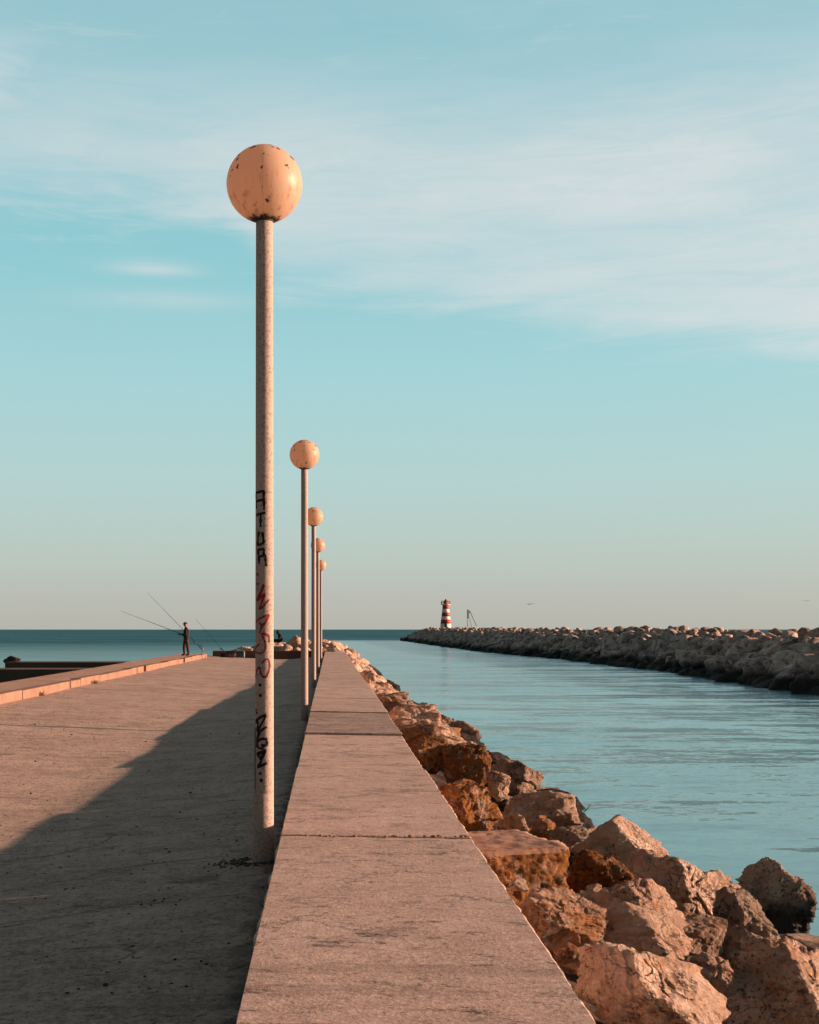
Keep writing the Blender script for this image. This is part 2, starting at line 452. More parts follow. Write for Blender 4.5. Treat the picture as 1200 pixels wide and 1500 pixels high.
def mat_globe():
    m, t, b = new_mat('globe_plastic')
    tc = t.add('ShaderNodeTexCoord').outputs['Object']
    sx = t.add('ShaderNodeSeparateXYZ', {0: tc}).outputs
    n1 = t.noise(tc, 3.0, 4)
    n2 = t.noise(t.mapping(tc, (14, 14, 1.3)), 1.6, 5, 0.65)
    c = t.mix(t.sstep(n1, 0.3, 0.7), (0.84, 0.585, 0.415), (0.90, 0.64, 0.46))
    # rain streaks on the lower half
    low = t.sstep(sx[2], 0.10, -0.12)
    c = t.mix(t.math('MULTIPLY', t.sstep(n2, 0.54, 0.64, 0, 0.38), low), c, (0.22, 0.07, 0.03))
    # bleached crown
    c = t.mix(t.sstep(sx[2], 0.0, 0.24, 0, 0.5), c, (0.92, 0.74, 0.60))
    # chips, mostly towards the crown
    v = t.add('ShaderNodeTexVoronoi', {'Vector': t.add('ShaderNodeVectorMath', {0: tc, 1: t.add('ShaderNodeVectorMath', {0: t.add('ShaderNodeTexNoise', {'Vector': tc, 'Scale': 22.0, 'Detail': 3.0}).outputs[1], 3: 0.05}, operation='SCALE').outputs[0]}, operation='ADD').outputs[0], 'Scale': 20.0}, feature='F1')
    pick = t.add('ShaderNodeSeparateColor', {0: v.outputs['Color']}).outputs[0]
    keep = t.math('LESS_THAN', pick, t.sstep(sx[2], -0.10, 0.20, 0.22, 0.85))
    sz = t.add('ShaderNodeSeparateColor', {0: v.outputs['Color']}).outputs[1]
    rad = t.math('ADD', 0.16, t.math('MULTIPLY', t.math('MULTIPLY', sz, sz), t.sstep(sx[2], 0.0, 0.2, 0.12, 0.36)))
    chip = t.math('MULTIPLY', t.math('LESS_THAN', v.outputs['Distance'], rad), keep)
    c = t.mix(t.math('MULTIPLY', chip, 0.92), c, (0.10, 0.035, 0.025))
    # rust and grime round the collar, running up in streaks
    lo = t.math('ADD', sx[2], t.math('MULTIPLY', t.math('SUBTRACT', t.noise(t.mapping(tc, (30, 30, 2)), 1.0, 3), 0.5), 0.06))
    c = t.mix(t.sstep(lo, -0.236, -0.220, 0.95, 0), c, (0.018, 0.012, 0.010))
    setp(t, b, col=c, rough=0.42, nrm=t.bump(t.noise(tc, 30, 3), 0.05, 0.01), spec=0.4)
    tr = t.add('ShaderNodeBsdfTranslucent', {'Color': c})
    mx = t.add('ShaderNodeMixShader', {0: 0.50, 1: b.outputs[0], 2: tr.outputs[0]})
    t.l.new(mx.outputs[0], t.n['Material Output'].inputs[0])
    return m


M = {}


def build_mats():
    M['pave'] = mat_paving(); M['wall'] = mat_wall(); M['kerb'] = mat_kerb()
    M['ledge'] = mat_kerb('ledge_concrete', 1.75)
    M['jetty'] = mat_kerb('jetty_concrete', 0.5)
    M['rock'] = mat_rock(); M['farrock'] = mat_far_rock(); M['core'] = mat_core()
    M['water'] = mat_water(); M['pole'] = mat_pole(); M['globe'] = mat_globe()
    M['seam'] = simple('globe_seam', (0.62, 0.32, 0.17), 0.5)
    M['collar'] = simple('collar_iron', (0.035, 0.025, 0.02), 0.7, 0.4, 20)
    M['black'] = simple('black_paint', (0.004, 0.004, 0.004), 0.9, 0.3, 60)
    M['red'] = simple('red_paint', (0.27, 0.010, 0.010), 0.9, 0.5, 40)
    M['lh_red'] = simple('tower_red', (0.42, 0.030, 0.020), 0.6, 0.15, 2)
    M['lh_white'] = simple('tower_white', (0.85, 0.80, 0.74), 0.6, 0.12, 2)
    M['lh_dark'] = simple('lantern_dark', (0.03, 0.03, 0.03), 0.4)
    M['glass'] = simple('lantern_glass', (0.10, 0.06, 0.05), 0.1)
    M['steel'] = simple('grey_steel', (0.10, 0.10, 0.10), 0.5, 0.2, 5)
    M['jacket'] = simple('dark_jacket', (0.012, 0.013, 0.015), 0.85, 0.3, 12)
    M['trouser'] = simple('grey_trousers', (0.055, 0.042, 0.038), 0.9, 0.3, 12)
    M['skin'] = simple('skin', (0.26, 0.12, 0.075), 0.6, 0.1, 12)
    M['cap'] = simple('cap_cloth', (0.15, 0.055, 0.04), 0.9, 0.2, 15)
    M['shoe'] = simple('dark_shoe', (0.008, 0.008, 0.008), 0.7)
    M['rod'] = simple('rod_carbon', (0.015, 0.016, 0.018), 0.4)
    M['bag'] = simple('bag_cloth', (0.11, 0.055, 0.04), 0.9, 0.7, 9)
    M['bagstrap'] = simple('bag_strap', (0.02, 0.015, 0.012), 0.8)
    M['blue'] = simple('blue_plastic', (0.008, 0.085, 0.125), 0.5, 0.15, 4)
    M['whiteplastic'] = simple('white_plastic', (0.38, 0.36, 0.34), 0.5, 0.1, 4)
    M['twig'] = simple('dry_twig', (0.06, 0.035, 0.02), 0.9, 0.4, 30)
    M['straw'] = simple('dry_grass', (0.16, 0.085, 0.03), 0.9, 0.4, 30)
    M['dirt'] = simple('dark_soil', (0.06, 0.045, 0.036), 0.95, 0.5, 30)
    M['gull'] = simple('gull_feather', (0.06, 0.06, 0.06), 0.8, 0.3, 6)


# ------------------------------------------------------------------ paving and quay
def ground_z(x, y):
    if x > -0.3: z = 0.0
    elif x > -2.6: z = -0.185 * (-0.3 - x) / 2.3
    else: z = -0.185 + 0.045 * (-2.6 - x)
    # soften the dip; slopes added to widen the wall's shadow and catch sun
    d = abs(x + 2.6)
    if d < 0.6: z += 0.012 * (1 - d / 0.6) ** 2
    return z


def grid_obj(name, xs, ys, zf, mat, skirt=None):
    nx, ny = len(xs), len(ys)
    V = [(x, y, zf(x, y)) for y in ys for x in xs]
    Fc = [(j * nx + i, j * nx + i + 1, (j + 1) * nx + i + 1, (j + 1) * nx + i) for j in range(ny - 1) for i in range(nx - 1)]
    me = bpy.data.meshes.new(name)
    me.from_pydata(V, [], Fc)
    return obj_from_me(name, me, mat, None, True)


def build_quay():
    # low frequency unevenness
    def zf(x, y):
        q = perlin(np.array([[x * 0.45 + 3.1, y * 0.16 + 1.7, 0.5], [x * 1.2 + 9.1, y * 0.6, 2.5]]))
        fade = min(1.0, max(0.0, (-0.5 - x) / 1.0))
        return ground_z(x, y) + fade * (0.022 * q[0] + 0.008 * q[1])
    xs = [-6.90 + 0.13 * i for i in range(int(6.6 / 0.13) + 1)] + [-0.28, -0.1]
    ys = [-4 + 0.35 * j for j in range(int(30 / 0.35))] + [26.5 + 1.0 * j for j in range(48)]
    pv = grid_obj('pavement', xs, ys, zf, M['pave'])
    tag(pv, 'dusty worn concrete walkway of the pier, half in shadow', 'pavement', kind='structure')

    # quay body below (so the pier has depth from any side)
    bm = bmesh.new()
    bm_box(bm, (-3.7, 34.6, -1.45), (8.9, 77.4, 2.3))
    qb = obj_from_bm('pier_body', bm, M['jetty'], None, False)
    tag(qb, 'concrete body of the pier below the walkway', 'pier', kind='structure')

    # kerb : blocks with joints and drain gaps, lit inner face
    xk0, xk1 = -6.90, -6.62
    kerb = empty('kerb', (-6.76, 30, 0), 'pale sunlit concrete kerb with drain gaps along the left ledge', 'kerb')
    bm = bmesh.new()
    y = -4.0
    gaps = [(46.0, 46.55), (58.5, 59.2)]
    r2 = random.Random(3)
    while y < 69.5:
        L = r2.uniform(2.6, 3.4)
        y1 = y + L
        for a, b_ in gaps:
            if y < a < y1: y1 = a
        if y1 > 69.5: y1 = 69.5
        h = 0.19 + r2.uniform(-0.012, 0.012)
        xo = r2.uniform(-0.012, 0.012)
        bm_box(bm, ((xk0 + xk1) / 2 + xo, (y + y1) / 2, h / 2 - 0.1), (xk1 - xk0, y1 - y - 0.02, h + 0.2), 0, 0.018, 2)
        y = y1
        for a, b_ in gaps:
            if abs(y - a) < 1e-6: y = b_
    # a little unevenness on the stone
    bmesh.ops.subdivide_edges(bm, edges=[e for e in bm.edges if e.calc_length() > 0.5], cuts=8)
    for v in bm.verts:
        q = perlin(np.array([[v.co.x * 3, v.co.y * 1.3, v.co.z * 3]]))[0]
        v.co.x += 0.02 * q; v.co.z += 0.012 * q
    o = obj_from_bm('block', bm, M['kerb'], kerb, False)
    o.matrix_parent_inverse = Matrix.Translation((6.76, -30, 0))
    # ledge
    bm = bmesh.new()
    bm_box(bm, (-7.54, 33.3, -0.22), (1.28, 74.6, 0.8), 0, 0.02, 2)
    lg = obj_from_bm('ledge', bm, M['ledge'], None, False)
    tag(lg, 'flat raised concrete ledge outside the left kerb', 'ledge', kind='structure')
    # end wall of the quay
    bm = bmesh.new()
    bm_box(bm, (-3.75, 73.0, 0.02), (5.7, 0.5, 0.56), 0, 0.03, 2)
    ew = obj_from_bm('end_wall', bm, M['jetty'], None, False)
    tag(ew, 'low dark wall closing the far end of the walkway', 'wall')
    # dark landings at the left
    bm = bmesh.new()
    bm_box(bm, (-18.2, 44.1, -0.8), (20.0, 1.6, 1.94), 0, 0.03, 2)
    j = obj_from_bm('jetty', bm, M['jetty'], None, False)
    tag(j, 'dark low concrete jetty on the left, the nearer of two', 'jetty')
    bm = bmesh.new()
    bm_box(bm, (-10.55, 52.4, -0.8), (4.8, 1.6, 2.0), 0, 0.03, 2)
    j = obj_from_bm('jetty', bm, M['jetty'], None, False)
    tag(j, 'brown concrete jetty with dark stones at its left tip', 'jetty')


def build_wall():
    X0, X1 = -0.247 * (HC - HW), 0.694 * (HC - HW)
    bm = bmesh.new()
    r2 = random.Random(21)
    y = SLAB0 - 3 * SLAB
    k = -3
    tops = {}
    while y < 74.6:
        y1 = min(y + SLAB, 75.0)
        dz = r2.uniform(-0.010, 0.010)
        DZ = {-3: 0.0, -2: 0.0, -1: -0.004, 0: 0.0, 1: -0.020, 2: 0.006, 3: 0.022, 4: 0.030, 5: 0.004, 6: -0.018}
        dz = DZ.get(k, -0.022) + dz * 0.25
        gap = 0.014 if k not in (-1,) else 0.030
        n = 72 if k < 3 else 26
        nx = 16
        # top surface as a fine grid with worn edges, then sides
        ya, yb = y + 0.005, y1 - gap
        grid = []
        for jj in range(n + 1):
            row = []
            fy = 0.0 if jj == 0 else 1.0 if jj == n else 0.003 if jj == 1 else 0.997 if jj == n - 1 else (jj - 1) / (n - 2.0)
            yy = ya + (yb - ya) * fy
            for ii in range(nx + 1):
                fx = 0.0 if ii == 0 else 1.0 if ii == nx else 0.008 if ii == 1 else 0.992 if ii == nx - 1 else (ii - 1) / (nx - 2.0)
                xx = X0 + (X1 - X0) * fx
                row.append([xx, yy])
            grid.append(row)
        P_ = np.array([[g[0], g[1], k * 3.3] for row in grid for g in row])
        n0 = perlin(np.array([0.0, 0.55, 0]) * P_ + 3.7); n3_ = perlin(P_ * np.array([5.0, 5.0, 1]) + 21.7); n1 = perlin(P_ * np.array([2.2, 2.2, 1])); n2 = perlin(P_ * np.array([9, 9, 1]))
        vs = []
        for idx, (xx, yy, _) in enumerate(P_):
            ii = idx % (nx + 1); jj = idx // (nx + 1)
            zz = HW + dz - 0.020 * (xx - X0) / (X1 - X0) + 0.022 * n0[idx] + 0.004 * n1[idx] + 0.002 * n2[idx]
            ex = 0.0
            chp = max(0.0, n3_[idx] - 0.20)
            if ii == 0: xx += 0.10 * chp; zz -= 0.10 * chp
            if ii == nx: xx -= 0.08 * chp; zz -= 0.08 * chp
            if ii == 0: xx += 0.026 * abs(n2[idx]) + 0.020 * n1[idx]; zz -= 0.008 + 0.012 * max(0, n2[idx])
            if ii == nx: xx += 0.012 * n2[idx] + 0.006 * n1[idx]; zz -= 0.006
            if jj == 0: yy += 0.008 * abs(n2[idx]); zz -= 0.006
            if jj == n: yy -= 0.008 * abs(n2[idx]); zz -= 0.006
            vs.append(bm.verts.new((xx, yy, zz)))
        w = nx + 1
        for jj in range(n):
            for ii in range(nx):
                bm.faces.new((vs[jj * w + ii], vs[jj * w + ii + 1], vs[(jj + 1) * w + ii + 1], vs[(jj + 1) * w + ii]))
        rim = [vs[i] for i in range(w)] + [vs[jj * w + nx] for jj in range(1, n + 1)] + [vs[n * w + i] for i in range(nx - 1, -1, -1)] + [vs[jj * w] for jj in range(n - 1, 0, -1)]
        low = [bm.verts.new((v.co.x, v.co.y, -0.9)) for v in rim]
        for i in range(len(rim)):
            a, b_ = i, (i + 1) % len(rim)
            bm.faces.new((rim[a], low[a], low[b_], rim[b_]))
        y = y1; k += 1
    o = obj_from_bm('low_wall', bm, M['wall'], None, False)
    tag(o, 'long low flat-topped concrete wall of cast slabs running out along the pier', 'wall')
    # crumbs of mortar lying in the open joint
    bm = bmesh.new()
    for i in range(46):
        x = r2.uniform(X0 + 0.02, X1 - 0.02)
        s = r2.uniform(0.004, 0.014)
        bmesh.ops.create_icosphere(bm, subdivisions=1, radius=s, matrix=Matrix.Translation((x, SLAB0 - 0.02 + r2.uniform(-0.035, 0.012), HW - 0.02 + s * 0.4)) @ Matrix.Diagonal((1.3, 1, 0.7, 1)))
    g = obj_from_bm('gravel', bm, M['kerb'], None, False)
    tag(g, 'crumbs of mortar in the open joint of the low wall', 'gravel', kind='stuff')


# ------------------------------------------------------------------ lamps
def stroke_ribbon(bm, pts, w, R, off=0.0012):
    """paint stroke on a cylinder of radius R(z): pts are (angle-arc s in metres, z)"""
    # resample with catmull-rom
    q = []
    n = len(pts)
    for i in range(n - 1):
        p0 = pts[max(i - 1, 0)]; p1 = pts[i]; p2 = pts[i + 1]; p3 = pts[min(i + 2, n - 1)]
        for k in range(7):
            t = k / 7
            q.append(tuple(0.5 * ((2 * p1[d]) + (-p0[d] + p2[d]) * t + (2 * p0[d] - 5 * p1[d] + 4 * p2[d] - p3[d]) * t * t + (-p0[d] + 3 * p1[d] - 3 * p2[d] + p3[d]) * t ** 3) for d in (0, 1)))
    q.append(pts[-1])
    def onc(s, z, o):
        r = R(z) + o
        a = -PI / 2 + s / r
        return Vector((r * math.cos(a), r * math.sin(a), z))
    rows = []
    m = len(q)
    for i, (s, z) in enumerate(q):
        a = q[max(i - 1, 0)]; b_ = q[min(i + 1, m - 1)]
        dx, dz = b_[0] - a[0], b_[1] - a[1]
        L = math.hypot(dx, dz) or 1
        nx, nz = -dz / L, dx / L
        ww = w * (0.9 + 0.25 * math.sin(i * 0.9 + s * 200)) * (0.75 if i in (0, m - 1) else 1)
        rows.append([onc(s + nx * ww * c, z + nz * ww * c, off) for c in (-0.5, -0.17, 0.17, 0.5)])
    vr = [[bm.verts.new(p) for p in r] for r in rows]
    for a, b_ in zip(vr[:-1], vr[1:]):
        for k in range(3):
            bm.faces.new((a[k], a[k + 1], b_[k + 1], b_[k]))


def dot_ribbon(bm, s, z, r, R, off=0.0012):
    def onc(s_, z_):
        rr = R(z_) + off
        a = -PI / 2 + s_ / rr
        return Vector((rr * math.cos(a), rr * math.sin(a), z_))
    c = bm.verts.new(onc(s, z))
    ring = [bm.verts.new(onc(s + r * math.cos(2 * PI * k / 14) * (1 + 0.12 * math.sin(3 * k)), z + r * math.sin(2 * PI * k / 14))) for k in range(14)]
    for k in range(14): bm.faces.new((c, ring[k], ring[(k + 1) % 14]))


LX = -0.4307
YL = [8.48, 21.6, 33.5, 44.8, 58.8]
GZ, GR, PT = 4.41, 0.2477, 4.19


def Rpole(z):
    return 0.0614 + (0.0556 - 0.0614) * (z / PT)


def lamp_parts(root, sleeve):
    bm = bmesh.new()
    bm_lathe(bm, [(Rpole(z), z) for z in [-0.05 + i * (PT + 0.05) / 24 for i in range(25)]], 40)
    obj_from_bm('pole', bm, M['pole'], root)
    bm = bmesh.new()
    # globe: two pressed halves, faint vertical seam
    bmesh.ops.create_uvsphere(bm, u_segments=64, v_segments=40, radius=GR)
    g = obj_from_bm('globe', bm, M['globe'], root, True, (0, 0, GZ))
    bm = bmesh.new()
    n = 64
    for k in range(n):
        pass
    ring = []
    for k in range(n + 1):
        a = -PI / 2 + PI * k / n
        for sx in (-0.0009, 0.0009):
            ring.append(bm.verts.new((sx, -(GR + 0.0005) * math.cos(a), (GR + 0.0005) * math.sin(a))))
    for k in range(n):
        bm.faces.new((ring[2 * k], ring[2 * k + 1], ring[2 * k + 3], ring[2 * k + 2]))
    obj_from_bm('seam', bm, M['seam'], g)
    bm = bmesh.new()
    bm_lathe(bm, [(0.056, PT - 0.03), (0.060, PT - 0.025), (0.064, PT + 0.01), (0.085, PT + 0.028), (0.07, PT + 0.03)], 32)
    obj_from_bm('collar', bm, M['collar'], root)


def build_lamps():
    labels = ['large weathered globe lamp with graffiti on its pole, nearest the camera',
              'plain globe lamp, second along the low wall after the graffiti pole',
              'plain globe lamp, third along the low wall with its globe behind the second pole',
              'small far globe lamp, fourth along the low wall',
              'smallest globe lamp at the far end of the lamp row']
    grp = 'globe lamps along the low wall'
    # nearest, with graffiti and a mortar sleeve
    L1 = empty('street_lamp', (LX, YL[0], 0), labels[0], 'street lamp', grp)
    lamp_parts(L1, True)
    bm = bmesh.new()
    bm_lathe(bm, [(0.074, -0.05), (0.073, 0.02), (0.071, 0.12), (0.0695, 0.30), (0.069, 0.42), (0.060, 0.45)], 32, (-0.0095, 0.003))
    for v in bm.verts:
        q = perlin(np.array([[v.co.x * 25, v.co.y * 25, v.co.z * 9]]))[0]
        v.co.x += 0.004 * q; v.co.z += 0.012 * q
    obj_from_bm('base_sleeve', bm, M['pole'], L1)
    bm = bmesh.new()
    bm_tube(bm, [(-0.0605, -0.018, 0.43), (-0.0605, -0.018, 0.60), (-0.0598, -0.018, 0.86)], 0.0028, 8)
    obj_from_bm('cable', bm, M['collar'], L1)
    # graffiti: photo pixel -> arc on the pole
    k = YL[0] / F
    def A(px, py):
        z = HC - (py - CY) * k
        cx = 388.0 - (py - 330) / 920.0 * 0.6
        r = Rpole(z)
        q = max(-0.96, min(0.96, (px - cx) * k / r))
        return (math.asin(q) * r, z)
    def letter(name, mat, strokes=(), dots=()):
        bm = bmesh.new()
        for L, w in strokes: stroke_ribbon(bm, L, w, Rpole)
        for (s_, z_), r in dots: dot_ribbon(bm, s_, z_, r, Rpole)
        return obj_from_bm(name, bm, mat, L1)
    # black capitals A T U R
    def a1(L): return [A(350 + x / 10.0, 700 + y / 10.0) for x, y in L]
    W1 = 0.0180
    for S_ in ([[(262, 455), (255, 340), (252, 222)], [(245, 225), (310, 218), (380, 203)], [(375, 205), (377, 340), (380, 485)], [(262, 352), (320, 342), (378, 335)]],
               [[(262, 550), (330, 535), (402, 520)], [(328, 540), (326, 640), (325, 728)]],
               [[(300, 785), (290, 880), (280, 1000)], [(278, 992), (330, 980), (376, 962)], [(373, 965), (366, 890), (350, 805)]],
               [[(278, 1062), (330, 1056), (385, 1050)], [(285, 1060), (297, 1150), (306, 1268)], [(380, 1055), (374, 1100), (372, 1145)], [(298, 1168), (350, 1150), (404, 1140)], [(402, 1140), (400, 1210), (412, 1302)]]):
        letter('letter', M['black'], [(a1(L), W1) for L in S_])
    # black A L E N
    def a3(L): return [A(350 + x / 5.557, 1010 + y / 5.557) for x, y in L]
    W3 = 0.0200
    for S_ in ([[(118, 270), (170, 228), (228, 200)], [(226, 204), (200, 255), (152, 345)], [(140, 240), (158, 275), (150, 335)]],
               [[(232, 297), (190, 325), (168, 352)], [(172, 340), (152, 400), (146, 468)]],
               [[(205, 472), (165, 470), (152, 430), (185, 398), (228, 402), (226, 448), (186, 446)]],
               [[(226, 485), (185, 505), (146, 524)], [(150, 522), (185, 560), (175, 600), (155, 628)], [(152, 628), (190, 612), (232, 590)], [(220, 490), (185, 560)]]):
        letter('letter', M['black'], [(a3(L), W3) for L in S_])
    for x, y, r in ((143, 163, 11), (148, 188, 11), (178, 45, 14), (178, 676, 12), (186, 732, 15)):
        letter('dot', M['black'], (), [(a3([(x, y)])[0], r / 5.557 * k)])
    # red W A S R
    def a2(L): return [A(350 + x / 8.83, 840 + y / 8.83) for x, y in L]
    for S_ in ([([(330, 145), (300, 230), (240, 360)], 0.018), ([(240, 355), (290, 310), (345, 265)], 0.018), ([(340, 270), (310, 360), (270, 470)], 0.018), ([(272, 470), (320, 430), (398, 342)], 0.014)],
               [([(215, 640), (290, 580), (395, 528)], 0.013), ([(395, 530), (360, 620), (300, 700), (275, 775)], 0.015), ([(265, 640), (300, 660), (335, 640)], 0.011)],
               [([(400, 890), (395, 810), (345, 785), (305, 790), (345, 880), (352, 960), (320, 1020), (260, 1030), (215, 1000), (235, 945), (275, 915)], 0.0135)],
               [([(195, 1350), (235, 1260), (270, 1210), (300, 1310), (345, 1340), (385, 1290), (405, 1180), (375, 1100), (300, 1160)], 0.014)]):
        letter('letter', M['red'], [(a2(L), w) for L, w in S_])
    for x, y, r in ((245, 15, 21), (247, 138, 19), (280, 1440, 22)):
        letter('dot', M['red' if y < 1000 else 'black'], (), [(a2([(x, y)])[0], r / 8.83 * k)])

    L2 = empty('street_lamp', (LX, YL[1], 0), labels[1], 'street lamp', grp)
    lamp_parts(L2, False)
    def copy_tree(o, parent=None):
        c = o.copy(); COL.objects.link(c); c.parent = parent
        for ch in o.children: copy_tree(ch, c)
        return c
    for i in (2, 3, 4):
        c = copy_tree(L2)
        c.location = (LX, YL[i], 0); c['label'] = labels[i]
        c.rotation_euler = (0, 0, 0)
        for ch in c.children:
            if ch.name.startswith('globe'): ch.rotation_euler = (0, 0, 0.9 * i)


# ------------------------------------------------------------------ rocks
_ico = {}


def ico(sub):
    if sub not in _ico:
        bm = bmesh.new(); bmesh.ops.create_icosphere(bm, subdivisions=sub, radius=1.0)
        V = np.array([v.co[:] for v in bm.verts]); Fc = np.array([[v.index for v in f.verts] for f in bm.faces])
        bm.free(); V /= np.linalg.norm(V, axis=1)[:, None]
        _ico[sub] = (V, Fc)
    return _ico[sub]


def rock_verts(sub, seed, size, rot=(0, 0, 0), planes=12, rough=1.0, strata=0.0, sharp=20.0, extra=()):
    V, Fc = ico(sub)
    rs = np.random.RandomState(seed)
    N = rs.normal(size=(planes, 3)); N /= np.linalg.norm(N, axis=1)[:, None]
    D = rs.uniform(0.68, 0.98, planes)
    if len(extra):
        N = np.vstack([N, np.array([Vector(e[:3]).normalized()[:] for e in extra])]); D = np.concatenate([D, [e[3] for e in extra]])
    dots = V @ N.T
    inv = np.maximum(dots, 0.02) / D                     # 1/r per plane
    r = 1.0 / (np.sum(inv ** sharp, axis=1) + 0.72 ** sharp) ** (1.0 / sharp)
    p = V * r[:, None]
    off = rs.uniform(-50, 50, 3)
    S = np.array(size) / 2.0
    q = p * S                                            # metric position
    sc = 1.0 / max(0.25, float(np.mean(S)))
    qq = q * sc
    d = 0.26 * fbm(qq * 0.9 + off, 3) + rough * (0.26 * fbm(qq * 2.0 + off, 4, True) + 0.15 * fbm(qq * 4.5 + off, 4))
    if sub >= 6: d += rough * (0.075 * fbm(qq * 12 + off, 4, True))
    if sub >= 5:
        # broken, stepped faces: each fracture cell tilts and sits a little deeper than its neighbours
        wq = np.stack([fbm(qq * 2.2 + off + k * 9.1, 4) for k in range(3)], axis=1)
        for nc, a_, b_, ww in ((16, 0.045, 0.13, 0.40), (70, 0.018, 0.10, 0.28)) + (((260, 0.007, 0.07, 0.16),) if sub >= 7 else ()):
            cd = rs.normal(size=(nc, 3)); cd /= np.linalg.norm(cd, axis=1)[:, None]
            sdir = V * np.array([1, 1, 1.6]) + wq * ww
            idx = np.argmax((sdir / np.linalg.norm(sdir, axis=1)[:, None]) @ cd.T, axis=1)
            hh = rs.uniform(-1, 1, nc); tt = rs.normal(size=(nc, 3))
            d += min(rough, 1.3) * (a_ * hh[idx] + b_ * np.einsum('ij,ij->i', V - cd[idx], tt[idx]) * 0.8)
    if strata:
        ax = rs.normal(size=3); ax[2] += 1.5; ax /= np.linalg.norm(ax)
        w = fbm(qq * 1.2 + off, 3)
        sx = (qq @ ax) * 5.5 + w * 2.2
        stp = np.abs((sx % 1.0) - 0.5) * 2
        d += strata * 0.05 * (stp ** 3) * (0.5 + fbm(qq * 3 + off, 2))
    p = p * (1 + d)[:, None] * S
    # recentre and fit to the wanted size
    R = np.array(Euler(rot).to_matrix())
    p = p @ R.T
    return p, Fc


def mesh_from(name, V, Fc):
    me = bpy.data.meshes.new(name)
    me.vertices.add(len(V)); me.vertices.foreach_set('co', np.asarray(V, dtype=np.float32).ravel())
    nf = len(Fc)
    me.loops.add(nf * 3); me.loops.foreach_set('vertex_index', np.asarray(Fc, dtype=np.int32).ravel())
    me.polygons.add(nf); me.polygons.foreach_set('loop_start', np.arange(0, nf * 3, 3, dtype=np.int32))
    me.update(calc_edges=True); me.validate()
    return me


def rock_obj(loc, size, seed, sub=5, rot=(0, 0, 0), label=None, cat='boulder', group=None, lichen=0.15, tone=1.0, mat=None, fit=True, name='boulder', **kw):
    p, Fc = rock_verts(sub, seed, size, rot, **kw)
    if fit:
        lo, hi = p.min(0), p.max(0)
        p = (p - (lo + hi) / 2) * (np.array(size) / (hi - lo))
    o = obj_from_me(name, mesh_from(name, p, Fc), mat or M['rock'], None, True, loc)
    o['lichen'] = float(lichen); o['tone'] = float(tone)
    return tag(o, label, cat, group)


def bank_t(px, py, z0=-0.20, sl=0.33):
    dx, dy = px - CX, py - CY
    return (HC - z0 + sl * -1.0) / (dy - sl * dx) if False else (HC - (z0 + sl * 1.0)) / (dy - sl * dx)


